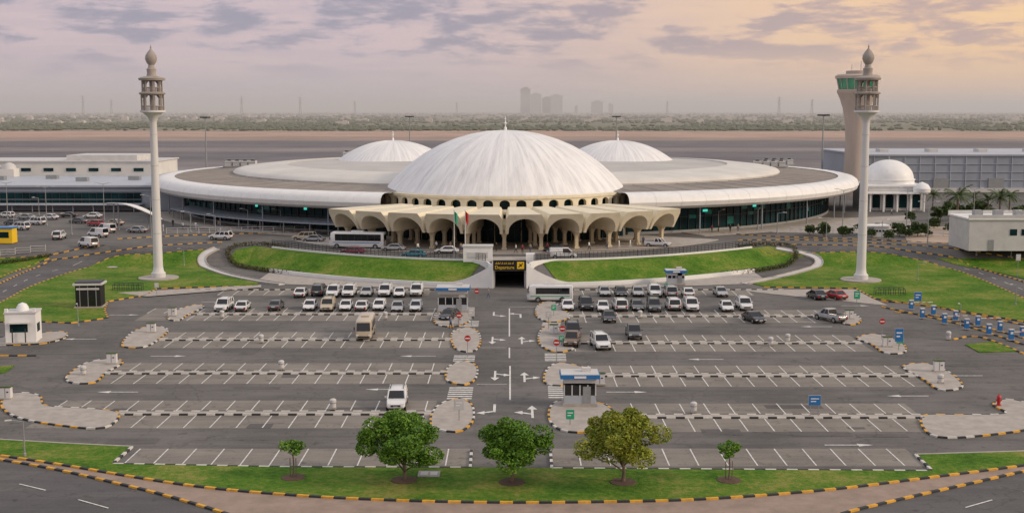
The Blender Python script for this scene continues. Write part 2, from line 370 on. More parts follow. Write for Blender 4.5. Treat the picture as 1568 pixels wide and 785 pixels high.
# ---- parking rows
def rowy(py): return P(784,py)[1]
mks=MB(); mbw=MB(); bays=MB(); isl=MB()
def line(a,b,w=.12,k='mark',z=.022,mb=None):
    mb=mb or mks; a=Vector(a);b=Vector(b); d=(b-a).normalized(); n=Vector((-d.y,d.x))*w/2
    m=max(1,int((b-a).length/2)) if max(a.y,b.y)>205 else 1
    for i in range(m):
        p=a+(b-a)*i/m; q=a+(b-a)*(i+1)/m
        mb.poly([(p.x+n.x,p.y+n.y,terr(p.x,p.y)+z),(p.x-n.x,p.y-n.y,terr(p.x,p.y)+z),(q.x-n.x,q.y-n.y,terr(q.x,q.y)+z),(q.x+n.x,q.y+n.y,terr(q.x,q.y)+z)][::-1],k)
def row(x0,x1,py,far=True,near=True,ext0=0,ext1=0,kb=True):
    y=rowy(py); a=P(x0,py)[0]; b=P(x1,py)[0]
    if kb:
        isl.box(((a+b)/2,y,.05),(b-a,1.0,.2),'conc')
        kerb(mbw,[(a,y-.6),(b,y-.6)],'w',.22,.17,.9); kerb(mbw,[(b,y+.6),(a,y+.6)],'w',.22,.17,.9)
    y0=y-5.6 if near else y; y1=y+5.6 if far else y
    bays.poly([(a-ext0,y0,.008),(b+ext1,y0,.008),(b+ext1,y1,.008),(a-ext0,y1,.008)],'bay')
    n=int((b-a+ext0+ext1)/2.5)
    for i in range(n+1):
        x=a-ext0+2.5*i
        if far: line((x,y+.75),(x,y+5.5+U(-.15,.1)))
        if near and a-.1<x<b+.1: line((x,y-.75),(x,y-5.5+U(-.1,.15)))
    return y
yT=rowy(444)
for (x0,x1) in ((345,660),(868,1145)):
    a=P(x0,444)[0]; b=P(x1,444)[0]
    bays.poly([(a,yT-6,.008),(b,yT-6,.008),(b,yT,.008),(a,yT,.008)],'bay')
    n=int((b-a)/2.5)
    for i in range(n+1): line((a+2.5*i,yT-.3),(a+2.5*i,yT-5.5))
    kerb(mbw,[(a-6,yT),(b+6,yT)],'w',.25,.17,.9)
row(285,682,481,ext0=6); row(245,692,520,ext0=3); row(160,686,571); row(180,664,633,ext0=7)
row(868,1290,484); row(878,1318,525); row(905,1400,575); row(935,1412,638)
y=rowy(714)
for x0,x1 in ((185,722),(845,1418)):
    a=P(x0,714)[0]; b=P(x1,714)[0]
    bays.poly([(a,y+.1,.008),(b,y+.1,.008),(b,y+5.6,.008),(a,y+5.6,.008)],'bay')
    for i in range(int((b-a)/2.5)+1): line((a+2.5*i,y+.3),(a+2.5*i,y+5.5))
random.seed(77)
for i in range(34):
    x=U(-42,45);y=U(106,198)
    if abs(x)<6: x=U(-4,4)
    w_,h_=U(1.5,6),U(.8,2.5)
    bays.poly([(x,y,.013+.0002*i),(x+w_,y+U(-.2,.2),.013+.0002*i),(x+w_,y+h_,.013+.0002*i),(x+U(-.2,.2),y+h_,.013+.0002*i)],'patch')
for c in ([(202,685),(172,711),(430,716),(722,717)],[(845,718),(1428,722),(1402,697)]): kerb(mbw,PP(c),'w',.25,.16,.9)
kerb(mbw,PP([(720,717),(722,690)]),'w',.25,.16,.9); kerb(mbw,PP([(845,718),(843,692)]),'w',.25,.16,.9)
kerb(mbw,PP([(202,685),(100,680),(0,674),(-80,668)]),'c',.25,.16,1); kerb(mbw,PP([(1402,697),(1568,692),(1650,685)]),'c',.25,.16,1)
def island(pts,st='m'):
    w=catmull(PP(pts),True,4)
    sheet('x',w,'conc',.14,False,mb=isl); kerb(mbk,w,st,.22,.16,.9,True)
for l in ([(187,530),(203,509),(232,500),(257,505),(243,520),(220,532)],
 [(692,524),(694,508),(718,502),(733,510),(735,528),(722,539),(700,536)],
 [(684,582),(687,562),(712,554),(730,562),(728,580),(710,590)],
 [(661,652),(668,624),(700,611),(722,620),(724,645),(700,662)],
 [(827,528),(826,510),(838,500),(862,504),(878,520),(880,533),(852,540)],
 [(834,586),(838,566),(858,556),(902,566),(908,578),(862,591)],
 [(842,645),(843,624),(862,614),(925,620),(938,640),(903,661),(862,660)],
 [(668,497),(670,478),(714,470),(722,488),(700,500)],[(822,485),(824,468),(845,462),(868,478),(870,488),(845,494)],
 [(102,578),(130,557),(172,550),(188,556),(162,571),(145,586),(112,587)],
 [(3,624),(10,606),(40,602),(62,608),(70,622),(130,626),(182,633),(158,656),(85,651),(28,640)],
 [(1312,518),(1340,512),(1372,521),(1387,532),(1382,541),(1355,541),(1335,528)],
 [(1382,562),(1418,557),(1452,570),(1474,592),(1440,598),(1415,582)],
 [(1412,638),(1470,636),(1540,634),(1520,620),(1545,612),(1600,628),(1600,652),(1500,668),(1428,668)],
 [(1288,484),(1302,479),(1318,489),(1310,497),(1292,496)],[(258,489),(264,478),(300,467),(312,471),(288,482),(274,491)],
 [(-20,528),(0,518),(40,514),(95,508),(100,517),(60,527)]):
    island(l)
sheet('x',PP([(1130,444),(1310,443),(1340,459),(1360,468),(1300,462),(1180,450)]),'conc',.05,False,mb=isl)
sheet('x',PP([(180,449),(400,437),(400,441),(225,455)]),'conc',.15,False,mb=isl)
for sg in (-1,1):
    pts=[(sg*x,204.8+gg(x)*.35) for x in range(6,46,3)]+[(sg*x,205.8+gg(x)) for x in range(45,5,-3)]
    sheet('x',pts if sg>0 else pts[::-1],'conc',.06,False,mb=isl)
ch=MB()
for l in ([(332,381),(314,390),(309,400),(318,411),(350,422),(400,432),(432,436)],[(1188,381),(1235,390),(1254,400),(1245,411),(1205,422),(1165,431),(1140,435)]):
    p=catmull(PP(l)); n=len(p); Lp=[];Rp=[]
    for i in range(n):
        a=Vector(p[max(0,i-1)]);b=Vector(p[min(n-1,i+1)]); d=(b-a).normalized(); nn=Vector((-d.y,d.x))
        Lp.append(tuple(Vector(p[i])+nn*.75)); Rp.append(tuple(Vector(p[i])-nn*.75))
    q=Rp+Lp[::-1]
    sheet('x',q,'ltgrey',.17,True,mb=ch)
    kerb(ch,Lp,'c',.15,.34,1); kerb(ch,Rp,'c',.15,.34,1)
ch.obj('storm_channel',smooth=False)
def zebra(px0,py0,px1,py1,w=2.6):
    a=Vector(P(px0,py0));b=Vector(P(px1,py1)); d=(b-a); n=int(d.length/1.0)
    dn=d.normalized(); pn=Vector((-dn.y,dn.x))
    for i in range(n):
        c=a+dn*(i*1.0+.3); line(c-pn*w/2,c+pn*w/2,.5)
zebra(710,553,712,541); zebra(703,611,707,591); zebra(850,541,851,555); zebra(857,591,859,613); zebra(718,500,720,490)
zebra(845,494,843,500)
for a,b in (((780,472),(780,515)),((780,532),(780,548)),((781,560),(781,612)),((782,640),(782,652))): line(P(*a),P(*b),.18)
for a,b in (((780,470),(830,470)),((733,532),(776,532)),((730,588),(776,588))): line(P(*a),P(*b),.12)
def dashes(pts,on=2,off=4,w=.15):
    p=densify(pts,.5,False); i=0; k=int(on/.5);t=int((on+off)/.5)
    while i+k<len(p): line(p[i],p[i+k],w,z=.05); i+=t
dashes(catmull(PP([(-60,476),(0,449),(60,421),(130,398),(220,385),(320,377)])))
dashes(catmull(PP([(1170,380),(1300,381),(1390,390),(1470,409),(1568,444),(1650,480)])))
dashes(catmull(PP([(-60,725),(0,735),(60,748),(120,765),(190,785),(260,808)])),2.2,2.6)
dashes(catmull(PP([(1420,800),(1450,786),(1510,768),(1568,753),(1650,735)])),2.2,2.6)
dashes(catmull(PP([(1180,366),(1300,370),(1400,373),(1568,390)])))
def arrow(px,py,turn=0,s=1.0,ang=0):
    c=Vector(P(px,py)); ca,sa=math.cos(ang),math.sin(ang)
    def T(x,y): return (c.x+s*(x*ca-y*sa),c.y+s*(x*sa+y*ca),terr(c.x,c.y)+.024)
    def pl(l): mks.poly([T(*q) for q in l],'mark')
    if turn==0 or abs(turn)==2: pl([(-.11,-2.2),(.11,-2.2),(.11,.8),(-.11,.8)]); pl([(-.45,.8),(.45,.8),(0,2.2)])
    if turn:
        t=1 if turn>0 else -1
        yy=.6 if abs(turn)==1 else -.6
        if abs(turn)==1: pl([(-.12,-2.2),(.12,-2.2),(.12,yy),(-.12,yy)])
        def fl(q): pl(q if t>0 else q[::-1])
        fl([(.12*t,yy-.4),(.85*t,yy),(.85*t,yy+.4),(.12*t,yy)]) ; fl([(.85*t,yy-.35),(1.6*t,yy+.35),(.85*t,yy+.85)])
for px,py,t,a in ((756,482,-1,math.pi),(797,482,-1,0),(754,521,-2,math.pi),(799,521,2,0),(758,575,-2,math.pi),(803,577,2,0),(757,628,1,math.pi),(815,630,-2,0)): arrow(px,py,t,1.15,a)
for px,py in ((258,545),(640,545),(190,482),(1080,550),(1475,575),(1390,606),(1300,681),(960,600),(180,600),(590,596),(1250,500),(640,690),(122,519),(330,462),(1310,468)): arrow(px,py,0,1.0,math.pi/2*random.choice((-1,1)))
mks.obj('road_marking',smooth=False,fix=False); bays.obj('parking_lot',smooth=False,fix=False)
isl.obj('traffic_island',smooth=False); mbk.obj('striped_kerb',smooth=False); mbw.obj('kerb',smooth=False)
# ------------------------------------------------------------- underpass & deck walls
up_=empty('departure_underpass')
mb=MB(); x0,x1=-2.9,2.1; yf=206
mb.box(((x0-.3),yf+8,1.6),(.6,16,3.3),'ltgrey'); mb.box((x1+.3,yf+8,1.6),(.6,16,3.3),'ltgrey')
mb.box(((x0+x1)/2,yf+8,3.2),(6.3,16.2,.35),'conc'); mb.box(((x0+x1)/2,yf+8,.0),(5.05,16,.02),'road')
mb.box(((x0+x1)/2,yf+15.8,1.4),(5.0,.2,3.0),'black')  # black end plate stands in for the darkness inside the tunnel
mb.box(((x0+x1)/2,yf-.15,3.55),(7.2,.4,1.2),'white')
mb.box((x0-3.2,yf+12,4.4),(5.2,2.4,2.7),'white'); mb.box((x0-3.2,yf+12,5.85),(5.5,2.7,.25),'ltgrey')
mb.box((x0-3.2,yf+10.78,4.3),(3.6,.1,1.0),'ltgrey')
mb.box((x1+1.2,yf+12,3.7),(1.6,2.2,1.5),'white')
mb.obj('portal',parent=up_)
for sg,xx in ((-1,x0-.3),(1,x1+.3)):
    w=[(xx,yf-.6),(xx+sg*1.2,yf-.3),(xx+sg*3,yf+.1),(xx+sg*5,yf+.6)]+[(sg*x,206.3+gg(x)) for x in range(9,46,3)]
    w=catmull(w,False,4); n=len(w)
    mb=MB()
    def hf(i,p):
        q=abs(p[0]-xx); return max(terr(*p)+.5, .75+3.3*max(0,1-q/7.5)**1.5)
    wall(mb,w,'white',.35,hf); mb.obj('retaining_wall',parent=up_)
    w=[(xx+sg*.4,yf),(xx+sg*.6,yf+5),(xx+sg*1.5,yf+9),(xx+sg*4,yf+11.3)]+[(sg*x,217.6+gg(x)) for x in range(8,49,3)]
    w=catmull(w,False,4); mb=MB(); wall(mb,w,'white',.3,lambda i,p:max(3.45,terr(*p)+.45),-.3); mb.obj('parapet_wall',parent=up_)
    fe=MB()
    ww=densify(w[8:],.6,False)
    for i,p in enumerate(ww):
        z=3.45; fe.beam((p[0],p[1],z),(p[0],p[1],z+1.25),.1 if i%4==0 else .06,'dark')
        if i<len(ww)-1:
            q=ww[i+1]
            for h in (.15,.5,.85,1.2): fe.beam((p[0],p[1],z+h),(q[0],q[1],z+h),.07,'dark')
    fe.obj('railing',smooth=False)
sg_=empty('departure_sign',(-.4,yf-.55,3.9)); mb=MB()
mb.box((0,0,0),(5.6,.2,1.75),'black')
for q in (-2,2): mb.box((q,.25,-.1),(.15,.35,1.6),'grey')
mb.box((1.85,-.115,0),(1.2,.03,1.2),'yel')
mb.poly([(1.4,-.135,-.3),(1.55,-.135,-.4),(2.3,-.135,.3),(2.2,-.135,.42)],'black'); mb.poly([(1.55,-.135,.2),(1.7,-.135,.3),(2.1,-.135,-.1),(2.0,-.135,-.3)],'black')
for q in (-2.3,-2.0,-1.7,-1.3,-.9,-.6,-.2,.1,.5):
    mb.box((q,-.115,.28),(.25,.03,.09),'yel'); mb.box((q+.1,-.115,.36+U(0,.1)),(.07,.03,U(.12,.32)),'yel')
mb.obj('panel',parent=sg_,smooth=False)
cu=bpy.data.curves.new('t','FONT'); cu.body='Departure'; cu.size=.78; cu.extrude=.01; cu.align_x='CENTER'
to=bpy.data.objects.new('t',cu); COL.objects.link(to); bpy.context.view_layer.update()
me=bpy.data.meshes.new_from_object(to.evaluated_get(bpy.context.evaluated_depsgraph_get())); bpy.data.objects.remove(to)
me.materials.clear(); me.materials.append(M['yel']); o=place(me,'lettering',(-.85,-.13,-.6),0,sg_); o.rotation_euler=(rad(90),0,0)
# ------------------------------------------------------------- terminal
TC=(AX,350); DC=(AX,280)
T=empty('airport_terminal')
mb=MB(); a0=rad(-90+15.7); a1=rad(270-15.7)
rim=[(93,9.6),(94,9.0),(95.6,9.0),(96.5,9.6),(96.85,10.5),(96.5,11.5),(95.6,12.2),(94.2,12.5),(91.5,12.45)]
mb.lathe(rim,(*TC,0),181,'white',a0,a1)
mb.lathe([(91.5,12.45),(91.4,12.2),(84,12.6),(76,12.95)],(*TC,0),181,'roofg',a0,a1)
mb.lathe([(95,9.6),(86,9.75)],(*TC,0),181,'ltgrey',a0,a1)
for i in range(91):
    a=a0+(a1-a0)*i/90
    if math.sin(a)>.6: continue
    pr=[(TC[0]+(r-.01)*math.cos(a),TC[1]+(r-.01)*math.sin(a),z+.0) for r,z in rim[1:]]
    for p,q in zip(pr,pr[1:]): mb.beam(p,q,.06,'seam')
mb.obj('ring_roof',parent=T)
mb=MB()
mb.lathe([(76,12.6),(76.2,13.3),(75.6,13.9),(74,14.3),(68,14.9),(62,15.2)],(*TC,0),160,'roofl')
mb.lathe([(62,15.2),(61.8,14.9),(30,15.1),(0,15.3)],(*TC,0),160,'roofm')
for i in range(80):
    a=2*math.pi*i/80
    p=[(TC[0]+r*math.cos(a),TC[1]+r*math.sin(a),z+.02) for r,z in ((91.4,12.2),(84,12.6),(76,12.95))]
    if abs(math.sin(a)+1)>.04:
        for q,r in zip(p,p[1:]): mb.beam(q,r,.12,'roofg2')
mb.obj('inner_roof',parent=T)
mb=MB(); Rw=89
mb.lathe([(Rw,3),(Rw,9.75)],(*TC,0),181,'glass',a0,a1)
mb.lathe([(Rw+.25,3),(Rw+.25,3.6),(Rw,3.6)],(*TC,0),181,'grey',a0,a1)
mb.lathe([(Rw+.02,6.4),(Rw+.15,6.42),(Rw+.15,6.6),(Rw+.02,6.62)],(*TC,0),181,'dark',a0,a1)
n=230; random.seed(12)
for i in range(n+1):
    a=a0+(a1-a0)*i/n
    if math.sin(a)>.35: continue
    x=TC[0]+(Rw+.1)*math.cos(a); y=TC[1]+(Rw+.1)*math.sin(a)
    mb.box((x,y,6.35),(.25,.12,6.7),'dark',a)
    if i%8==0:
        x=TC[0]+(Rw+4.4)*math.cos(a); y=TC[1]+(Rw+4.4)*math.sin(a); mb.beam((x,y,3),(x,y,9.7),.3,'panel',n=8)
    if i%7==3:
        x=TC[0]+(Rw+.3)*math.cos(a); y=TC[1]+(Rw+.3)*math.sin(a); mb.box((x,y,U(7.6,9.1)),(.12,U(.7,1.4),.5),'lampteal',a)
    if R()<.3:
        x=TC[0]+(Rw+.12)*math.cos(a+.012); y=TC[1]+(Rw+.12)*math.sin(a+.012); mb.box((x,y,U(5,8.4)),(.05,2,U(.6,1.8)),'teal',a)
mb.obj('curtain_wall',parent=T,smooth=False)
mb=MB()
for i in range(40):
    A=rad(-90-62+ i*1.1); B=rad(-90-62+(i+1)*1.1)
    p=lambda a,r,z:(TC[0]+r*math.cos(a),TC[1]+r*math.sin(a),z)
    mb.loft([[p(A,Rw+.3,6.2),p(A,Rw+6,5.6),p(A,Rw+6,5.35),p(A,Rw+.3,5.95)],[p(B,Rw+.3,6.2),p(B,Rw+6,5.6),p(B,Rw+6,5.35),p(B,Rw+.3,5.95)]],'panel')
    if i%4==0: mb.beam(p(A,Rw+5.4,3),p(A,Rw+5.4,5.5),.25,'grey',n=8)
mb.obj('arrival_awning',parent=T,smooth=False)
def dome(name,c,Rb,H,z,seg=96,fin=3.5):
    mb=MB(); Rs=(Rb*Rb+H*H)/(2*H); pr=[]
    am=math.asin(Rb/Rs)
    for i in range(25):
        a=am*(1-i/24); pr.append((max(.01,Rs*math.sin(a)),Rs*math.cos(a)-(Rs-H)))
    mb.lathe([(Rb+.35,-.5),(Rb+.4,.05),(Rb,.05)],(0,0,0),seg,'white')
    mb.lathe(pr,(0,0,0),seg,'dome')
    for j in range(48):
        t=2*math.pi*j/48; pts=[(r*math.cos(t),r*math.sin(t),zz+.02) for r,zz in pr[:-3]]
        for a,b in zip(pts[::3],pts[3::3]): mb.beam(a,b,.05,'white')
    mb.lathe([(.35,H-.1),(.3,H+.6),(.1,H+.8),(.1,H+1.3),(.32,H+1.6),(.1,H+1.9),(.08,H+2.3),(.2,H+2.5),(.06,H+2.75),(.01,H+fin)],(0,0,0),10,'white')
    return mb.obj(name,(c[0],c[1],z),0,T,ang=50)
dome('main_dome',DC,27.2,13.0,12.4)
dome('side_dome',(AX-34.5,372),17,6.2,14.6,80,2.8); dome('side_dome',(AX+33.5,372),17,6.2,14.6,80,2.8)
mb=MB(); Rd=28.4; nb=52
mb.lathe([(Rd+.5,11.75),(Rd+.55,12.3),(Rd-1.4,12.3)],(*DC,0),104,'cream'); mb.lathe([(Rd-1.2,9),(Rd-1.2,12.2)],(*DC,0),104,'glass')
mb.lathe([(Rd-.2,9.2),(Rd+.2,9.2),(Rd+.2,9.55),(Rd-1.2,9.55)],(*DC,0),104,'cream')
for i in range(nb):
    ac=2*math.pi*i/nb; hw=math.pi/nb
    def q(da,z,r): a=ac+da; return (DC[0]+r*math.cos(a),DC[1]+r*math.sin(a),z)
    ow=hw*.62; za=10.75; hz=.75
    arc=[(ow*math.cos(t),za+hz*math.sin(t)) for t in [math.pi*k/8 for k in range(9)]]
    rin,ro=Rd-.55,Rd+.25
    seq=[(ow,9.4)]+arc+[(-ow,9.4)]
    top=[(hw,9.4)]+[(hw if k==0 else (hw*math.cos(math.pi*k/8)),11.8) for k in range(9)]+[(-hw,9.4)]
    for k in range(len(seq)-1):
        a,b=seq[k],seq[k+1];c,d=top[k],top[k+1]
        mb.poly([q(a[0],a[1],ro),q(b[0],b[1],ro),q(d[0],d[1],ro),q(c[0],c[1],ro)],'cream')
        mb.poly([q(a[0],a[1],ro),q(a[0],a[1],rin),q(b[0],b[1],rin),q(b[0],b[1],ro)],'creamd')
mb.obj('drum_arcade',parent=T,smooth=False,fix=False)
mb=MB(); st=rad(9.2)
c0_,c1_=rad(-90)-5.1*st,rad(-90)+5.1*st
mb.lathe([(28,9.0),(33.5,9.0),(33.5,9.5),(28.2,9.5)],(*DC,0),60,'cream',c0_-.35,c1_+.35)
for i in range(10):
    ac=rad(-90)+(i-4.5)*st
    er=Vector((math.cos(ac),math.sin(ac),0)); et=Vector((-er.y,er.x,0))
    def sect(r,z0,skew=0):
        w=r*math.tan(st/2)*.90; wi=w-.38-.15*(r/49)
        zc=6.9; out=[]
        prof=[(wi,z0),(w,z0),(w,9.4),(w-.5,10.35),(-w+.5,10.35),(-w,9.4),(-w,z0),(-wi,z0)]
        hgt=2.6
        inn=[(-wi*math.cos(math.pi*k/12),zc+hgt*math.sin(math.pi*k/12)) for k in range(13)]
        res=[]
        for t,z in prof+inn:
            rr=r-skew*(10.35-z)
            p=Vector((*DC,0))+er*rr+et*t; res.append((p.x,p.y,z))
        return res
    A=sect(31,6.5); B=sect(47,6.5,.1); C=sect(49.8,6.5,.55)
    mb.loft([A,B,C],'cream',False,False)
    for Rg in (C,A):
        outl=Rg[:8]; inn=Rg[8:]
        seq=[outl[7]]+inn+[outl[0]]
        tgt=[outl[6],outl[6],outl[5],outl[5],outl[4],outl[4],None,None,None,outl[3],outl[3],outl[2],outl[2],outl[1],outl[1]]
        e0=Vector(outl[4]);e1=Vector(outl[3])
        tgt[6]=tuple(e0.lerp(e1,.3)); tgt[7]=tuple(e0.lerp(e1,.5)); tgt[8]=tuple(e0.lerp(e1,.7))
        for k in range(14):
            a,b=seq[k],seq[k+1];c,d=tgt[k],tgt[k+1]
            mb.poly([a,b,d] if c==d else [a,b,d,c],'cream')
for i in range(11):
    ac=rad(-90)+(i-5)*st; er=Vector((math.cos(ac),math.sin(ac),0)); et=Vector((-er.y,er.x,0))
    p=Vector((*DC,0))
    def rect(r,w,z0,z1):
        c=p+er*r; return [tuple(c+et*-w+Vector((0,0,z0))),tuple(c+et*w+Vector((0,0,z0))),tuple(c+et*w+Vector((0,0,z1))),tuple(c+et*-w+Vector((0,0,z1)))]
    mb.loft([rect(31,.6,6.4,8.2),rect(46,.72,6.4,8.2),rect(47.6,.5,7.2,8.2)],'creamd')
    for r in (44.5,38,32.5):
        c=p+er*r
        def sq(w,z): return [tuple(c+er*a*w+et*b*w+Vector((0,0,z))) for a,b in ((-1,-1),(1,-1),(1,1),(-1,1))]
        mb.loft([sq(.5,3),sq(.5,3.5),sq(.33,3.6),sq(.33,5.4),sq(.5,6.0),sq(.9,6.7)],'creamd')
mb.obj('vaulted_entrance_canopy',parent=T,smooth=True,ang=30)
mb=MB()
mb.lathe([(30.5,3),(30.5,9.1)],(*DC,0),90,'glass',c0_-.5,c1_+.5)
for i in range(60):
    a=c0_-.5+(c1_-c0_+1)*i/59; mb.box((DC[0]+30.6*math.cos(a),DC[1]+30.6*math.sin(a),6),(.2,.15,6),'creamd' if i%4==0 else 'dark',a)
for z in (5.6,7.2): mb.lathe([(30.55,z),(30.75,z),(30.75,z+.2),(30.55,z+.2)],(*DC,0),90,'dark',c0_-.5,c1_+.5)
mb.obj('entrance_glazing',parent=T,smooth=False)
pts=[(DC[0]+51.5*math.cos(a),DC[1]+51.5*math.sin(a)) for a in [rad(-90)-1.05+2.1*i/40 for i in range(41)]]+[(DC[0]+31*math.cos(a),DC[1]+31*math.sin(a)) for a in [rad(-90)+1.05-2.1*i/40 for i in range(41)]]
sheet('pavement',pts,'conc',.14)
for s0,s1 in ((-75,-26),(26,62)):
    A=[rad(-90+s0+(s1-s0)*i/30) for i in range(31)]
    pts=[(TC[0]+98*math.cos(a),TC[1]+98*math.sin(a)) for a in A]+[(TC[0]+89*math.cos(a),TC[1]+89*math.sin(a)) for a in A[::-1]]
    sheet('pavement',pts,'conc',.13)
# ------------------------------------------------------------- west pier
mb=MB()
mb.box((-160,370,6.2),(150,80,6.4),'panel'); mb.box((-160,370,9.6),(152,82,.5),'panel2')
mb.box((-128,329.9,6.0),(56,.3,3.6),'glass')
for i in range(29): mb.box((-156+2*i,329.7,6.0),(.14,.2,3.6),'dark')
mb.box((-128,329.65,6.0),(56,.15,.12),'grey'); mb.box((-160,329.8,8.4),(150,.3,.25),'panel2')
mb.box((-130,327,4.9),(62,5,.25),'panel2')
for i in range(12): mb.beam((-160+5.4*i,325,3),(-160+5.4*i,325,4.8),.2,'grey')
mb.box((-140,394,11.8),(58,26,4.4),'roofl'); mb.box((-140,394,14.1),(59,27,.3),'ltgrey')
for i in range(8): mb.box((-165+7*i,380.9,11.5),(3,.2,1.0),'glass')
mb.box((-128,392,15.0),(22,18,1.8),'ltgrey'); mb.box((-175,380,11),(26,20,2.6),'roofl')
for i in range(9): mb.box((-200+13*i,348+6*(i%3),10.4),(3.2,2.2,1.2),'grey')
for k in range(4):
    x=-166+4.5*k
    mb.lathe([(2.1,0),(1.9,.7),(1.4,1.4),(.7,1.8),(.01,1.95)],(x,372,12.2),16,'ltgrey'); mb.box((x,372,11),(4.3,4.3,2.4),'roofl')
mb.obj('terminal_pier')
for x,y,z in ((-83,376,12.6),(-50,398,14.6),(84,388,12.6),(78,372,12.7),(-28,405,15)):
    mb=MB()
    mb.box((0,0,.2),(10,6,.3),'grey')
    for i in range(4): mb.box((-3.6+2.4*i,0,1.1),(1.9,3.6,1.5),'ltgrey'); mb.lathe([(.6,0),(.6,.35),(.1,.36)],(-3.6+2.4*i,0,1.86),12,'dark')
    for i in range(5): mb.beam((-4.8+2.4*i,-2.8,.3),(-4.8+2.4*i,-2.8,2.4),.12,'grey')
    mb.beam((-4.8,-2.8,2.4),(4.8,-2.8,2.4),.15,'grey'); mb.beam((-4.8,-2.8,1.4),(4.8,-2.8,1.4),.15,'grey')
    mb.obj('rooftop_air_conditioner',(x,y,z))
mb=MB(); mb.box((190,430,9.1),(148,60,12.2),'panel'); mb.box((190,430,15.3),(149,61,.5),'panel2')
for i in range(30): mb.box((118+5*i,399.9,9.1),(.2,.3,12),'panel2')
for z in (7.2,9.8,12.4): mb.box((190,399.85,z),(148,.22,.12),'panel2')
mb.box((190,399.8,3.9),(148,.5,1.4),'ltgrey')
for i in range(6): mb.box((140+18*i,399.75,5.6),(5,.3,4.4),'grey')
for i in range(8): mb.box((128+17*i,425,16.0),(3,5,1.2),'ltgrey')
mb.obj('cargo_hangar')
mb=MB(); c=(103.5,337)
mb.box((c[0],c[1],6.2),(15,15,6.6),'ltgrey'); mb.box((c[0],c[1],9.7),(15.6,15.6,.5),'white')
mb.lathe([(6.9,9.9),(6.9,10.9),(7.1,10.9),(7.1,11.2),(6.7,11.2)],(*c,0),40,'white')
mb.lathe([(6.7*math.cos(t),11.2+5.2*math.sin(t)) for t in [math.pi/2*k/14*.999 for k in range(15)]]+[(.01,16.4)],(*c,0),40,'white')
mb.lathe([(.15,16.3),(.12,17.2),(.01,17.9)],(*c,0),8,'grey')
for i in range(4):
    x=c[0]-5.4+3.6*i
    mb.box((x,c[1]-7.55,5.2),(2.0,.2,2.8),'glass')
    fan=[(x+1.0*math.cos(math.pi*k/10),c[1]-7.652,6.6+1.0*math.sin(math.pi*k/10)) for k in range(11)]; mb.poly(fan,'glass')
    for s in (-1,1): mb.box((x+s*1.25,c[1]-7.7,5.6),(.3,.35,4.4),'white')
mb.box((c[0]-1,c[1]-9.6,7.9),(16.5,4,.35),'white')
for i in range(5): mb.lathe([(.35,3),(.28,3.3),(.28,7.3),(.45,7.7)],(c[0]-8+3.6*i,c[1]-11,0),10,'white')
mb.lathe([(2.2,0),(2.3,1),(1.6,2.1),(.01,2.8)],(c[0]+6,c[1]-10,8.1),16,'white')
mb.obj('mosque')
for c,d in (((96.5,240),(17,11,6.0)),((78,262),(5,3,2.2))):
    mb=MB(); mb.box((c[0],c[1],3+d[2]/2),d,'ltgrey'); mb.box((c[0],c[1],3+d[2]+.15),(d[0]+.5,d[1]+.5,.3),'white')
    mb.box((c[0]-d[0]*.25,c[1]-d[1]/2-.03,4.1),(1.1,.1,2.1),'grey')
    for k in range(3): mb.box((c[0]+k*d[0]*.13,c[1]-d[1]/2-.03,3+d[2]*.6),(d[0]*.08,.1,d[2]*.2),'glass')
    if d[0]>10:
        for k in range(3): mb.box((c[0]-5+4*k,c[1],3+d[2]+.9),(1.6,1.6,1.1),'grey')
        for s in (-1,1): mb.box((c[0],c[1]+s*(d[1]/2+.1),3+d[2]+.6),(d[0]+.5,.25,.7),'ltgrey')
    mb.obj('service_building')
mb=MB()
mb.lathe([(4.2,3),(3.9,5),(3.3,12),(3.1,20),(3.4,26),(4.2,30.5),(5.2,33.5),(5.9,35),(6.1,35.3),(6.1,36.2),(5.6,36.3)],(0,0,0),40,'towr')
mb.lathe([(5.5,36.3),(6.2,39.6)],(0,0,0),16,'grng')
for i in range(16):
    a=2*math.pi*i/16; mb.beam((5.55*math.cos(a),5.55*math.sin(a),36.2),(6.3*math.cos(a),6.3*math.sin(a),39.7),.2,'towr')
mb.lathe([(6.2,39.6),(6.7,39.6),(6.8,40.4),(6.0,40.9),(3.6,41.0),(3.5,42),(0.01,42.1)],(0,0,0),40,'towr')
mb.beam((1,0,42),(1,0,45),.12,'grey'); mb.beam((-1.6,1,42),(-1.6,1,44),.1,'grey')
mb.obj('control_tower',(107.8,386,0))
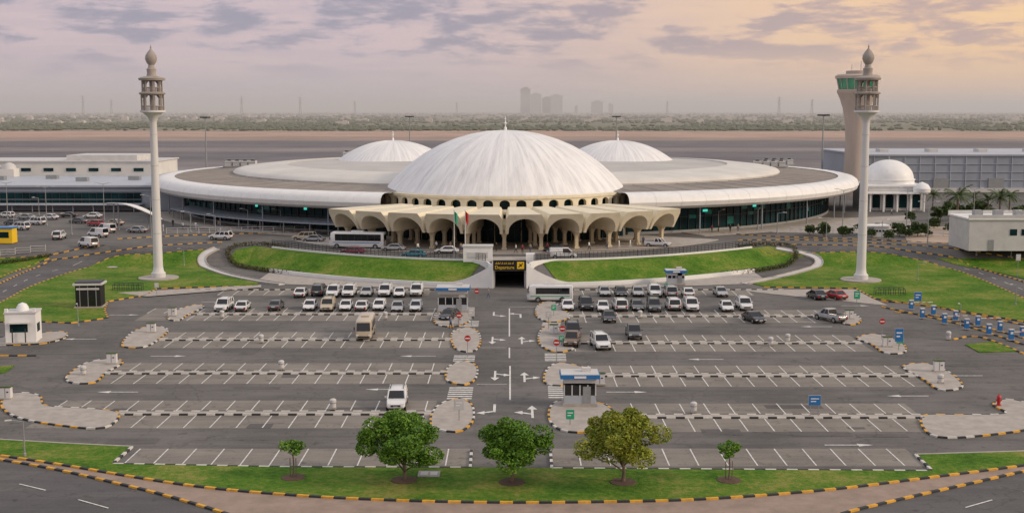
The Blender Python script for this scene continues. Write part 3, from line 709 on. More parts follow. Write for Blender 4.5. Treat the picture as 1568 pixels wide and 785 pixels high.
# ------------------------------------------------------------- minarets
def minaret(x,y):
    mb=MB()
    mb.lathe([(3.5,0),(3.5,.22),(.01,.24)],(0,0,0),40,'conc')
    mb.lathe([(1.25,.2),(1.25,1.0),(.95,1.3),(.82,2.2),(.60,27.4),(.62,27.8),(.95,28.6),(1.7,29.3)],(0,0,0),24,'minw')
    for z in (8,14,20,25.5): mb.lathe([(.82-.0087*z+.005,z),(.82-.0087*z+.05,z+.03),(.82-.0087*z+.05,z+.2),(.82-.0087*z+.0,z+.23)],(0,0,0),24,'ltgrey')
    mb.lathe([(1.7,29.3),(2.15,29.4),(2.15,29.75),(.01,29.76)],(0,0,0),24,'minw')
    mb.lathe([(.5,29.7),(.45,35.2)],(0,0,0),12,'ming')
    def tier(z0,z1,r,n=8):
        for i in range(n):
            a=2*math.pi*(i+.5)/n; b=2*math.pi*(i+1.5)/n
            p=(r*math.cos(a),r*math.sin(a)); q=(r*math.cos(b),r*math.sin(b))
            mb.beam((*p,z0),(*p,z1),.24,'ming')
            mb.beam((*p,z0+.75),(*q,z0+.75),.12,'ming')
            for t in (.2,.4,.6,.8): mb.beam((p[0]+(q[0]-p[0])*t,p[1]+(q[1]-p[1])*t,z0),(p[0]+(q[0]-p[0])*t,p[1]+(q[1]-p[1])*t,z0+.75),.07,'ming')
            pr=None
            P0=Vector((*p,0));Q0=Vector((*q,0))
            for k in range(9):
                t=k/8; h=z1-.65+.6*math.sin(math.pi*t); o=P0.lerp(Q0,t); c=(o.x,o.y,h)
                if pr: mb.loft([[pr,(pr[0],pr[1],z1),(pr[0]*.88,pr[1]*.88,z1),(pr[0]*.88,pr[1]*.88,pr[2])],[c,(c[0],c[1],z1),(c[0]*.88,c[1]*.88,z1),(c[0]*.88,c[1]*.88,c[2])]],'ming')
                pr=c
    tier(29.75,32.5,1.85); mb.lathe([(1.6,32.5),(2.2,32.5),(2.3,32.75),(1.9,32.95),(.01,32.96)],(0,0,0),16,'ming')
    tier(32.95,34.9,1.65); mb.lathe([(1.4,34.9),(2.2,34.95),(2.3,35.3),(1.9,35.5),(.9,35.7),(.75,36.2),(.85,36.9),(.6,37.1),(.5,37.6),(.8,38.0),(1.02,38.6),(.95,39.2),(.6,39.8),(.25,40.2),(.1,40.5),(.16,40.7),(.05,40.9),(.01,41.2)],(0,0,0),24,'ming')
    mb.obj('minaret',(x,y,terr(x,y)+.13),ang=40)
minaret(*P(243,427)); minaret(*P(1318,430))
# ------------------------------------------------------------- vehicles
def paint(name,c,r=.3): return mat('car_paint_'+name,c,r,.0,var=.03,coord='obj',coat=.6)
PC={'W':paint('white',(.70,.70,.70)),'S':paint('silver',(.36,.37,.38)),'K':paint('black',(.015,.015,.018)),'D':paint('grey',(.09,.095,.10)),
    'B':paint('beige',(.48,.40,.29)),'R':paint('red',(.42,.02,.02)),'T':paint('teal',(.03,.22,.30)),'N':paint('brown',(.16,.10,.06)),'U':paint('blue',(.04,.08,.22)),'O':paint('maroon',(.2,.02,.05))}
def wheel(mb,x,y,r,w):
    n=16
    for s0,s1,rr,k in ((-w/2,w/2,r,'tyre'),(-w/2-.012,w/2+.012,r*.62,'rim')):
        mb.loft([[(x+s,y+rr*math.cos(2*math.pi*j/n),r+rr*math.sin(2*math.pi*j/n)) for j in range(n)] for s in (s0,s1)],k)
CM={}
def carmesh(kind,col):
    if (kind,col) in CM: return CM[(kind,col)]
    mb=MB(); p=PC[col]
    if kind=='sedan': L,W,H,belt,hood=4.7,1.82,1.46,.92,.84; ra,rb,ta,tb=-1.75,1.15,-.95,.35
    elif kind=='suv': L,W,H,belt,hood=4.95,1.96,1.86,1.12,1.08; ra,rb,ta,tb=-2.4,1.15,-2.1,.45
    elif kind=='hatch': L,W,H,belt,hood=4.2,1.76,1.52,.95,.88; ra,rb,ta,tb=-2.0,1.1,-1.6,.35
    elif kind=='van': L,W,H,belt,hood=5.0,1.92,2.05,1.15,1.05; ra,rb,ta,tb=-2.45,1.75,-2.35,.9
    else: L,W,H,belt,hood=5.3,1.86,1.82,1.08,1.05; ra,rb,ta,tb=-.55,1.35,-.4,.6
    h=W/2; z0=.3 if kind in('sedan','hatch') else .38
    stn=[(-L/2,.86,z0+.2,belt-.22),(-L/2+.08,.95,z0+.05,belt-.08),(-L/2+.35,1,z0,belt),(-L/4,1,z0,belt),(0,1,z0,belt),(rb,1,z0,belt-.01),(rb+.3,.99,z0,hood+.02),(L/2-.45,.96,z0,hood-.05),(L/2-.12,.88,z0+.03,hood-.18),(L/2,.76,z0+.15,hood-.32)]
    rings=[]
    for y,k,a,b in stn:
        w=h*k; rings.append([(-w*.9,y,a),(-w,y,a+.12),(-w,y,(a+b)/2),(-w*.985,y,b-.12),(-w*.92,y,b),(w*.92,y,b),(w*.985,y,b-.12),(w,y,(a+b)/2),(w,y,a+.12),(w*.9,y,a)])
    mb.loft(rings,p)
    b=h*.91; t=h*.74 if kind in('sedan','hatch') else h*.80; zb=belt-.02; zt=H-.06
    B=[(-b,ra,zb),(b,ra,zb),(b,rb,zb),(-b,rb,zb)]; Tt=[(-t,ta,zt),(t,ta,zt),(t,tb,zt),(-t,tb,zt)]
    mb.loft([B,Tt],'cglass',False,False)
    ins=.12; mb.loft([[(-t-.03,ta-.04,zt-.03),(t+.03,ta-.04,zt-.03),(t+.03,tb+.05,zt-.03),(-t-.03,tb+.05,zt-.03)],[(-t,ta,zt+.02),(t,ta,zt+.02),(t,tb,zt+.02),(-t,tb,zt+.02)],[(-t+ins,ta+ins,zt+.07),(t-ins,ta+ins,zt+.07),(t-ins,tb-ins,zt+.07),(-t+ins,tb-ins,zt+.07)]],p)
    for i in range(4): mb.beam(B[i],Tt[i],.11,p)
    for s in (-1,1):
        for f in ((.45,) if kind!='suv' else (.33,.66)) if kind!='pickup' else (.5,):
            yb=ra+(rb-ra)*f; yt=ta+(tb-ta)*f; mb.beam((s*b,yb,zb),(s*t,yt,zt),.09,p if kind!='sedan' else 'dark')
        if kind=='van': mb.poly([(s*(b+.01),ra+.1,zb+.02),(s*(b+.01),-.1,zb+.02),(s*(t+.02),-.1,zt-.05),(s*(t+.02),ta+.1,zt-.05)],p)
        mb.box((s*(h+.1),rb-.35,belt+.08),(.2,.12,.16),p)
        mb.box((s*h*.68,L/2-.07,hood-.27),(.34,.1,.15),'hl'); mb.box((s*h*.76,-L/2-.0,belt-.28),(.26,.1,.24),'tl')
        mb.box((s*(h+.003),0,z0+.1),(.03,L*.42,.12),'dark')
        for q in (.45,-.4): mb.box((s*(h-.002),q,belt-.2),(.03,.16,.03),'dark')
        for yy in (L/2-.92,-L/2+.98):
            rr=.33 if kind in('sedan','hatch') else .38
            mb.loft([[(s*(h+.004),yy+(rr+.07)*math.cos(math.pi*j/8),rr+(rr+.07)*math.sin(math.pi*j/8)) for j in range(9)],[(s*(h-.25),yy+(rr+.07)*math.cos(math.pi*j/8),rr+(rr+.07)*math.sin(math.pi*j/8)) for j in range(9)]],'black')
            wheel(mb,s*(h-.1),yy,rr,.23)
    mb.box((0,L/2+.0,hood-.42),(h*1.0,.08,.2),'dark'); mb.box((0,L/2+.01,z0+.22),(.5,.06,.11),'hl')
    mb.box((0,-L/2-.01,z0+.42),(.5,.05,.12),'hl'); mb.box((0,-L/2+.02,z0+.18),(W*.84,.12,.16),'dark')
    if kind=='pickup':
        y0,y1=-L/2+.12,ra-.12
        mb.box((0,(y0+y1)/2,belt+.015),(W*.78,y1-y0,.03),'black')
        for s in (-1,1): mb.box((s*W*.43,(y0+y1)/2,belt+.06),(.12,y1-y0+.1,.14),p)
        mb.box((0,y0-.02,belt+.06),(W*.86,.1,.14),p)
    if kind=='suv':
        for s in (-1,1): mb.beam((s*(t-.12),ta+.1,zt+.13),(s*(t-.12),tb-.2,zt+.13),.05,'dark')
    CM[(kind,col)]=mb.mesh('car_'+kind,True,32); return CM[(kind,col)]
def busmesh(L,W,H,col='W',nose=.5,stripe=None):
    mb=MB(); p=PC[col]; h=W/2; z0=.4
    st=[(-L/2,.9,z0+.15,H-.2),(-L/2+.12,1,z0,H-.03),(L/2-nose-.3,1,z0,H),(L/2-.35,.98,z0,H*.93),(L/2-.1,.94,z0,H*.55),(L/2,.88,z0+.1,H*.36)]
    rings=[]
    for y,k,a,b in st:
        w=h*k; rings.append([(-w*.96,y,a),(-w,y,a+.15),(-w,y,b-.35),(-w*.93,y,b-.1),(-w*.75,y,b),(w*.75,y,b),(w*.93,y,b-.1),(w,y,b-.35),(w,y,a+.15),(w*.96,y,a)])
    mb.loft(rings,p)
    zb=H*.48; zt=H-.42; y0,y1=-L/2+.5,L/2-nose-.7; n=max(4,int((y1-y0)/1.3))
    for s in (-1,1):
        mb.box((s*(h+.004),(y0+y1)/2,(zb+zt)/2),(.03,y1-y0,zt-zb),'cglass')
        for i in range(n+1): mb.box((s*(h+.012),y0+(y1-y0)*i/n,(zb+zt)/2),(.03,.09,zt-zb),p if i in(0,n) else 'dark')
        if stripe: mb.box((s*(h+.006),0,zb-.35),(.02,L*.85,.14),stripe)
        for yy in (L/2-nose-1.1,-L/2+1.7):
            r=.46 if L>8 else .38
            mb.loft([[(s*(h+.01),yy+(r+.08)*math.cos(math.pi*j/8),r+(r+.08)*math.sin(math.pi*j/8)) for j in range(9)],[(s*(h-.3),yy+(r+.08)*math.cos(math.pi*j/8),r+(r+.08)*math.sin(math.pi*j/8)) for j in range(9)]],'black')
            wheel(mb,s*(h-.12),yy,r,.28)
        mb.box((s*h*.75,L/2-.03,z0+.42),(.32,.12,.18),'hl'); mb.box((s*h*.8,-L/2-.01,z0+.55),(.2,.08,.35),'tl')
        mb.box((s*(h+.15),L/2-.25,H*.6),(.14,.12,.4),'dark')
    w=h*.86
    a=(L/2-.07,H*.5); b=(L/2-.33,H*.88)
    mb.poly([(-w,a[0]+.06,a[1]),(w,a[0]+.06,a[1]),(w*.93,b[0]+.08,b[1]),(-w*.93,b[0]+.08,b[1])],'cglass')
    mb.box((0,-L/2-.005,(zb+zt)/2),(W*.74,.05,(zt-zb)*.9),'cglass'); mb.box((0,L/2+.01,z0+.2),(W*.7,.08,.22),'dark')
    mb.box((0,0,H+.1),(W*.5,L*.22,.22),p)
    return mb.mesh('bus',True,32)
def veh(me,name,px,py,rz,xy=None):
    x,y=xy or P(px,py); place(me,name,(x,y,terr(x,y)+.012),rz)
names={'sedan':'parked_car','suv':'parked_suv','hatch':'parked_car','van':'van','pickup':'pickup_truck'}
def car(kind,col,px,py,rz=0): veh(carmesh(kind,col),names[kind],px,py,rz+U(-.04,.04))
PI=math.pi
random.seed(15)
r1=[(461,'sedan','W'),(489,'suv','D'),(511,'suv','W'),(535,'suv','W'),(562,'sedan','S'),(590,'suv','W'),(612,'sedan','W'),(638,'suv','W'),
    (925,'sedan','S'),(950,'sedan','K'),(976,'sedan','S'),(1002,'suv','W'),(1026,'suv','S'),(1053,'sedan','W'),(1103,'sedan','S')]
for x,k,c in r1: car(k,c,x,452+U(-1,1.5),random.choice((0,PI,PI)))
r2=[(343,'suv','W'),(372,'sedan','W'),(423,'sedan','D'),(475,'sedan','W'),(502,'suv','B'),(530,'sedan','W'),(555,'sedan','W'),(581,'hatch','W'),(609,'sedan','S'),(637,'hatch','W'),
    (869,'sedan','W'),(897,'suv','K'),(923,'sedan','W'),(949,'suv','W'),(975,'sedan','D'),(1001,'suv','D'),(1030,'suv','W'),(1058,'suv','W'),(1112,'sedan','W'),(1139,'suv','W')]
for x,k,c in r2: car(k,c,x,474+U(-1,1.5),random.choice((0,PI,PI)))
car('sedan','K',688,488,PI*.5+1.2); car('sedan','K',932,491,PI); car('sedan','K',1154,492,PI+.3); car('suv','W',608,622,PI); car('suv','W',919,532,PI+.15)
car('pickup','D',970,516,PI); car('suv','K',877,514,PI); car('pickup','N',876,527,PI-.1); car('sedan','K',1250,457,.2); car('sedan','R',1279,457,.3); car('pickup','S',1271,491,.5)
for k,c,x,y,a in (('sedan','O',540,389,1.5),('sedan','S',603,384,1.4),('sedan','T',634,394,1.45),('sedan','W',684,388,1.57),('sedan','W',733,393,1.57),('van','W',862,396,-1.5),('pickup','W',1007,378,-1.9),
    ('suv','B',466,368,1.4),('suv','W',338,367,1.35),('sedan','S',480,370,1.4),('sedan','K',850,386,1.5),
    ('suv','W',91,366,.1),('sedan','S',40,336,1.3),('sedan','W',76,336,1.3),('van','W',135,378,.9),('van','W',150,363,1.0),('van','W',163,356,.9),('sedan','D',20,344,1.2),('suv','W',55,344,1.2),('sedan','B',175,345,1.2),('sedan','K',104,333,1.5),('sedan','W',142,334,1.5),('hatch','W',10,333,1.3),('sedan','S',210,356,1.2),('sedan','D',120,342,1.2),('suv','W',30,352,1.2),('hatch','R',146,346,1.1)):
    car(k,c,x,y,a)
veh(busmesh(11,2.5,3.3,'W',.5,'blue'),'coach_bus',548,380,rad(82))
veh(busmesh(7.2,2.1,2.7,'W',.6,'teals'),'minibus',842,461,rad(90))
veh(busmesh(7.2,2.1,2.75,'B',.6),'minibus',560,515,rad(182))
# ------------------------------------------------------------- booths & kiosks
def booth(px,py,w=5,d=2.4,h=3.0):
    x,y=P(px,py); mb=MB()
    mb.box((0,0,.15),(w,d,.3),'conc'); mb.box((0,0,.7),(w-.3,d-.3,.85),'panel2'); mb.box((0,0,1.65),(w-.34,d-.34,1.1),'cglass')
    for i in range(5):
        for s in (-1,1): mb.box((-(w/2-.16)+(w-.32)*i/4,s*(d/2-.16),1.65),(.12,.1,1.1),'ltgrey')
    mb.box((0,0,h-.55),(w-.2,d-.2,.5),'ltgrey'); mb.box((0,0,h-.1),(w+.5,d+.6,.4),'blue'); mb.box((0,0,h+.13),(w+.3,d+.4,.06),'ltgrey')
    mb.box((0,-d/2-.32,h-.1),(1.2,.04,.22),'white'); mb.box((w*.2,-d/2+.13,1.15),(.8,.06,1.8),'grey')
    mb.box((w*.2,.3,h+.35),(.9,.7,.4),'ltgrey')
    mb.obj('ticket_booth',(x,y,terr(x,y)+.14))
booth(887,620,3.5,2.4,3.2); booth(694,477,4.6,3,3.6); booth(1034,436,3.2,2,2.4)
x,y=P(37,522); mb=MB(); mb.box((0,0,1.9),(3.8,3.2,3.8),'white'); mb.box((0,0,3.85),(4.0,3.4,.2),'ltgrey')
mb.box((-.2,-1.61,1.9),(2.2,.08,1.1),'glass'); mb.box((1.91,-.2,1.8),(.08,1.4,1.1),'glass')
mb.lathe([(.8,3.9),(.75,4.4),(.5,4.8),(.01,5.0)],(0,0,0),16,'white')
for s in (-1,1): mb.box((s*1.7,-1.4,4.15),(.4,.4,.5),'white')
mb.box((-.9,-2.2,1.0),(.12,.12,1.8),'dark'); mb.box((.7,-2.2,1.0),(.12,.12,1.8),'dark'); mb.box((-.1,-2.0,2.6),(2.6,.9,.1),'ltgrey')
mb.obj('guard_house',(x,y,.13),.15)
x,y=P(139,470); mb=MB(); mb.box((0,0,.1),(4.2,3.4,.2),'conc'); mb.box((0,0,1.8),(3.7,2.9,3.3),'black'); mb.box((0,0,3.6),(4.3,3.5,.3),'ltgrey'); mb.box((0,0,3.8),(3.8,3.0,.3),'dark')
for s in (-1,0,1): mb.box((s*1.2,-1.48,1.8),(.1,.06,3.2),'grey')
mb.box((.6,-1.47,1.3),(.9,.05,2.2),'cglass'); mb.box((0,-1.5,2.9),(3.4,.08,.3),'ltgrey')
mb.obj('kiosk',(x,y,.13),.1)
x,y=P(6,372); mb=MB(); mb.box((0,0,1.6),(4.5,2.6,3.0),'yel'); mb.box((0,0,3.2),(4.9,3,.25),'blue'); mb.box((0,-1.32,1.8),(3.2,.06,1.2),'glass'); mb.obj('bus_stop_shelter',(x,y,3.0))
mb=MB(); ra=[]
for i in range(13):
    t=i/12; X=-6+12*t; zz=2.2+2.6*math.sin(t*2.2)+ (1.3*t)
    w=.6+2.6*math.sin(math.pi*min(1,t*.9+.1)); ra.append([(X,-w,zz),(X,w,zz+.4),(X,w,zz+.6),(X,-w,zz+.2)])
mb.loft(ra,'white'); mb.beam((-3,0,0),(-3,0,4.2),.35,'grey',n=8); mb.beam((3.4,0,0),(3.4,0,5.8),.35,'grey',n=8); mb.beam((4.4,0,0),(4.4,0,5.8),.35,'grey',n=8)
x,y=P(206,352); mb.obj('curved_canopy',(x,y,3),PI+.1)
# ------------------------------------------------------------- street furniture
def signp(px,py,w,h,k,z=2.2,name='traffic_sign',rz=0):
    x,y=P(px,py); mb=MB()
    for s in ((-.35*w,.35*w) if w>1 else (0,)): mb.beam((s,0.06,0),(s,.06,z+h),.09,'grey',n=8)
    mb.box((0,0,z+h/2),(w,.06,h),k)
    mb.box((0,-.035,z+h*.68),(w*.7,.02,h*.1),'white'); mb.box((-w*.12,-.035,z+h*.4),(w*.45,.02,h*.1),'white'); mb.box((0,.04,z+h/2),(w+.08,.02,h+.08),'ltgrey')
    mb.obj(name,(x,y,terr(x,y)+.1),rz,smooth=False)
def roundsign(px,py,k='red'):
    x,y=P(px,py); mb=MB(); mb.beam((0,0.05,0),(0,.05,2.7),.08,'grey',n=8)
    mb.loft([[(.38*math.cos(2*PI*j/20),s,2.35+.38*math.sin(2*PI*j/20)) for j in range(20)] for s in (-.02,.02)],k); mb.box((0,-.03,2.35),(.55,.02,.13),'white')
    mb.obj('traffic_sign',(x,y,terr(x,y)+.1),smooth=False)
for a in ((873,652,.75,.9,'teals',.6),(848,484,.7,.8,'teals',.8),(860,530,.7,.8,'teals',.5),(703,645,.9,1.0,'ltgrey',1.1),(722,500,.8,1.2,'ltgrey',1.4),(1247,638,1.15,.95,'blue',1.1),
          (1376,538,1.0,1.6,'blue',1.2),(1405,470,1.1,1.3,'blue',.9),(1312,466,.9,1.2,'teals',.8),(840,505,.7,.9,'ltgrey',1.6),(1558,425,.8,1.1,'ltgrey',3),(1378,531,.9,.7,'teals',.4),(240,452,.6,.7,'ltgrey',1.2),(1020,452,.6,.7,'teals',1.2)):
    signp(*a)
for a in ((861,532),(703,510),(716,548,),(1350,520),(852,555),(730,470)): roundsign(*a[:2],k='red')
for i in range(11):
    px=1395+17*i; py=478+4.2*i+ (6 if i%2 else -3)
    x,y=P(px,py); mb=MB(); mb.box((0,0,.65),(.55,.45,1.3),'blue'); mb.box((0,-.01,1.38),(.62,.52,.14),'ltgrey'); mb.box((0,-.235,.95),(.35,.02,.3),'white'); mb.box((0,0,.05),(.8,.7,.1),'conc')
    if i%3==0: mb.beam((.2,0,1.05),(3.2,0,1.1),.1,'kerbw'); mb.box((1.4,0,1.07),(.4,.12,.12),'red'); mb.box((2.3,0,1.08),(.4,.12,.12),'red')
    mb.obj('parking_barrier',(x,y,.15))
for px,py in ((431,566),(510,627),(1062,632),(1206,524),(1452,520),(128,575),(1440,588),(590,489),(1180,529),(400,525),(980,487),(340,487)):
    x,y=P(px,py); mb=MB(); mb.box((0,0,.1),(.6,.6,.2),'conc'); mb.lathe([(.3,.2),(.34,.8),(.34,.95),(.2,1.05),(.01,1.08)],(0,0,0),14,'ltgrey'); mb.lathe([(.35,.6),(.35,.7)],(0,0,0),14,'grey'); mb.obj('litter_bin',(x,y,.1))
for px,py in ((10,612),(232,510),(264,485),(1437,570),(1358,532),(1300,489),(172,558),(848,512),(702,498),(918,590)):
    x,y=P(px,py); mb=MB(); mb.box((0,0,.08),(1.3,.8,.16),'conc'); mb.box((0,0,.7),(1.1,.6,1.15),'minw'); mb.box((0,0,1.3),(1.2,.7,.1),'leafd'); mb.box((0,-.31,.7),(.03,.02,1.0),'dark'); mb.box((.25,-.32,.8),(.2,.02,.12),'dark'); mb.obj('utility_cabinet',(x,y,.12))
x,y=P(1529,622); mb=MB(); mb.lathe([(.28,0),(.28,.08),(.17,.1),(.17,.75),(.24,.78),(.24,.85),(.16,1.0),(.05,1.1),(.05,1.18),(.01,1.2)],(0,0,0),16,'red'); mb.beam((-.3,0,.55),(.3,0,.55),.16,'red',n=10); mb.beam((0,-.28,.5),(0,0,.5),.2,'red',n=10); mb.obj('fire_hydrant',(x,y,.13))
for px,py in ((196,445),(1362,452)):
    x,y=P(px,py); mb=MB()
    for i in range(7):
        q=-2.4+.8*i
        mb.beam((q,-.5,0),(q,-.5,.9),.06,'dark'); mb.beam((q,.5,0),(q,.5,1.1),.06,'dark'); mb.beam((q,-.5,.9),(q,.5,1.1),.06,'dark'); mb.beam((q,-.5,.3),(q,.5,.3),.06,'dark')
    for z,yy in ((.9,-.5),(1.1,.5),(.3,0)): mb.beam((-2.4,yy,z),(2.4,yy,z),.07,'dark')
    mb.obj('trolley_rack',(x,y,terr(x,y)+.13))
x,y=P(657,728); mb=MB(); mb.box((0,0,0),(1.8,1.6,.1),'conc'); mb.box((-.4,0,.06),(.6,.9,.03),'ltgrey'); mb.box((.4,0,.06),(.6,.9,.03),'ltgrey'); mb.obj('manhole_cover',(x,y,.16))
x,y=P(172,410); mb=MB(); mb.box((0,0,0),(1.8,1.6,.1),'conc'); mb.box((0,0,.06),(1,.9,.03),'ltgrey'); mb.obj('manhole_cover',(x,y,terr(x,y)+.16))
def lampmesh(h,arms=1):
    mb=MB(); mb.lathe([(.2,0),(.2,.4),(.11,.5),(.06,h)],(0,0,0),10,'grey')
    for s in ((1,) if arms==1 else (1,-1)):
        mb.beam((0,0,h-.1),(s*1.4,0,h+.25),.08,'grey'); mb.box((s*1.7,0,h+.25),(.8,.28,.12),'ltgrey')
    return mb.mesh('lamp',True)
ls=lampmesh(4.5,1); lt=lampmesh(9,2)
for px,py in ((380,352),(292,356),(430,352),(110,360),(1100,354),(1190,358),(1265,368),(1350,372),(1495,392),(60,330),(330,362),(22,362),(1160,352)):
    x,y=P(px,py); place(ls,'street_lamp',(x,y,terr(x,y)+.05),U(0,6))
for px,py in ((72,346),(160,338),(232,366),(1420,380),(1548,395),(1290,352),(1490,350),(12,336),(1388,348)):
    x,y=P(px,py); place(lt,'street_lamp',(x,y,terr(x,y)+.05),U(-.4,.4))
for px,py in ((38,700),(120,500),(1470,500),(1405,430),(282,408),(1555,468)):
    x,y=P(px,py); place(ls,'street_lamp',(x,y,terr(x,y)+.1),U(0,6),scale=.7)
mb=MB(); mb.lathe([(.4,0),(.35,2),(.18,24)],(0,0,0),12,'grey')
for i in range(8):
    a=2*PI*i/8; mb.beam((0,0,23.6),(1.5*math.cos(a),1.5*math.sin(a),23.8),.12,'dark'); mb.box((1.7*math.cos(a),1.7*math.sin(a),23.9),(.7,.6,.5),'dark',a)
mb.lathe([(1.5,23.8),(1.6,23.9),(1.5,24)],(0,0,0),16,'dark')
mm=mb.mesh('mast')
for px,d in ((317,500),(628,560),(943,560),(1258,430)): place(mm,'floodlight_mast',((px-784)/F*d,d,3),scale=1 if d>450 else 1.05)
for px,k in ((695,'teals'),(712,'red')):
    y=219.6; x=(px-784)/F*y; mb=MB(); mb.lathe([(.12,0),(.09,4),(.05,9),(.1,9.05),(.01,9.2)],(0,0,0),8,'ltgrey')
    rs=[]
    for i in range(9):
        t=i/8; rs.append([(.06+t*.55,.12*math.sin(t*8),8.9-.5*t),(.06+t*.55,.12*math.sin(t*8),8.2-.9*t-.3*t),(.06+t*.4,.12*math.sin(t*8+.6)+.01,7.3-1.1*t)])
    mb.loft(rs,k,False,False,False); mb.obj('flagpole',(x,y,3.0))
# ------------------------------------------------------------- vegetation
def rv():
    while True:
        v=Vector((U(-1,1),U(-1,1),U(-1,1)))
        if .05<v.length<1: return v
def leafquad(mb,c,s,k):
    a=rv().normalized(); a.z*=.6; b=a.cross(rv()).normalized(); a=a.normalized()
    mb.poly([c-a*s,c+b*s*.45,c+a*s,c-b*s*.45],k)
def treemesh(h,cr,ch,nl,k,trunk=.16,ls=.15,ncl=26,z0=None,seed=1):
    random.seed(seed); mb=MB(); z0=z0 if z0 is not None else h-ch
    mb.beam((0,0,-.1),(.06,.03,z0*.6),trunk*2.4,'bark',trunk*1.7,8); mb.beam((.06,.03,z0*.6),(.0,0,z0+ch*.25),trunk*1.7,'bark',trunk*1.2,8)
    cl=[]
    for i in range(ncl):
        d=rv().normalized()
        if d.z<-.6: d.z*=-.5
        q=U(.45,1.02); c=Vector((d.x*cr*q,d.y*cr*q,z0+ch*.46+d.z*ch*.52*q)); cl.append((c,U(.16,.36)*cr))
        if i%2==0:
            st_=Vector((0,0,z0+U(-.1,.25)*ch)); mid=st_.lerp(c,.5)+Vector((0,0,.1)); mb.beam(st_,mid,trunk*.9,'bark',trunk*.55,6); mb.beam(mid,c,trunk*.55,'bark',trunk*.2,5)
    for i in range(8): cl.append((Vector((U(-.4,.4)*cr,U(-.4,.4)*cr,z0+ch*U(.25,.8))),.36*cr))
    per=nl//len(cl)
    for c,r in cl:
        for _ in range(per):
            v=rv(); v=v.normalized()*(v.length**.5); p=c+Vector((v.x*r,v.y*r,v.z*r*.75)); leafquad(mb,p,ls*U(.7,1.3),k)
    return mb.mesh('tree',False,fix=False)
def plant_ring(r):
    mb=MB(); mb.lathe([(r,0),(r-.05,.05),(r*.5,.08),(.01,.1)],(0,0,0),20,'soil'); return mb
for i,(px,py,h,cr,ch,nl,k) in enumerate(((619,737,5.35,3.3,4.35,24000,'leaf'),(784,740,5.1,3.0,3.9,20000,'leaf'),(954,740,5.8,3.35,4.5,19000,'leaf2'))):
    x,y=P(px,py); t=empty('broadleaf_tree',(x,y,.14)); place(treemesh(h,cr,ch,nl,k,seed=(11,22,13)[i],ls=.14,ncl=38),'crown',parent=t); plant_ring(1.1).obj('soil_bed',parent=t)
for i,(px,py) in enumerate(((449,733),(1116,737))):
    x,y=P(px,py); t=empty('young_tree',(x,y,.14)); place(treemesh(3.3,1.15,1.4,900,'leaf',trunk=.07,ls=.13,ncl=9,seed=31+i),'crown',parent=t); plant_ring(1.0).obj('soil_bed',parent=t)
    mb=MB(); mb.beam((.25,0,0),(.25,0,1.6),.06,'bark'); mb.beam((-.25,.1,0),(-.25,.1,1.6),.06,'bark'); mb.obj('stake',parent=t)
random.seed(5)
bt=[treemesh(3.2,2.2,2.9,1500,'leafd',trunk=.1,ls=.28,ncl=14,z0=.4,seed=50+i) for i in range(3)]
for px,py,s in ((1262,362,.9),(1290,362,.7),(1320,358,.8),(1345,360,.8),(1378,362,.9),(1405,362,1.0),(1240,360,.7),(1360,368,.7),(1430,350,.8),(1475,354,1.3),(1440,338,1.2),(1550,352,.9),(1480,336,1.2),(1395,340,.8),(1520,340,1.0),(230,330,.6),(1562,340,1.3),(1300,360,.5),(1335,364,.6),(1392,364,.6),(1418,362,.7),(1458,358,.8),(1500,330,1.2),(1455,330,1.1)):
    x,y=P(px,py); place(random.choice(bt),'bush' if s<.95 else 'shade_tree',(x,y,terr(x,y)),U(0,6),scale=s)
def palmmesh(seed):
    random.seed(seed); mb=MB(); H=4.6
    for i in range(8): mb.beam((0,0,H*i/8),(0,0,H*(i+1)/8),.42-.01*i,'bark',.36,8)
    for i in range(26):
        a=U(0,2*PI); el=U(-.3,1.2); L_=U(2.4,3.2); pr=Vector((0,0,H)); d=Vector((math.cos(a)*math.cos(el),math.sin(a)*math.cos(el),math.sin(el))); side=Vector((-math.sin(a),math.cos(a),0))
        for j in range(7):
            nx=pr+d*L_/7; d.z-=.17; d.normalize(); w=.55*math.sin(PI*(j+1)/8)+.1
            for s in (-1,1):
                for q in (0,.5):
                    b=pr.lerp(nx,q); mb.poly([b,b+(nx-pr)*.35,b+side*s*w+(nx-pr)*.7-Vector((0,0,.2))],'palm')
            mb.beam(pr,nx,.05,'palm'); pr=nx
    return mb.mesh('palm',False,fix=False)
pm=[palmmesh(3),palmmesh(4)]
for px,py,s in ((1465,345,1.5),(1530,338,1.2),(1512,334,1.0),(1428,322,.9),(1545,330,1.1),(1490,326,.9)):
    x,y=P(px,py); place(pm[int(px)%2],'palm_tree',(x,y,3),px,scale=s)
random.seed(9)
def hedge(pts,w=.9,h=.7):
    mb=MB(); d=densify(pts,.25,False)
    for p in d:
        for _ in range(14):
            c=Vector((p[0]+U(-w,w)*.6,p[1]+U(-w,w)*.6,terr(*p)+.1+U(0,h))); leafquad(mb,c,.2,'hedge')
    mb.obj('hedge',smooth=False,fix=False)
for sg in (-1,1):
    e=[(sg*38,220.8),(sg*46,226.3),(sg*52,232.5),(sg*55.5,237.5),(sg*55,241.5),(sg*50,243.5),(sg*44,237.5)]
    hedge(catmull(e))
hedge(PP([(0,405),(40,400),(75,393)]),.7)
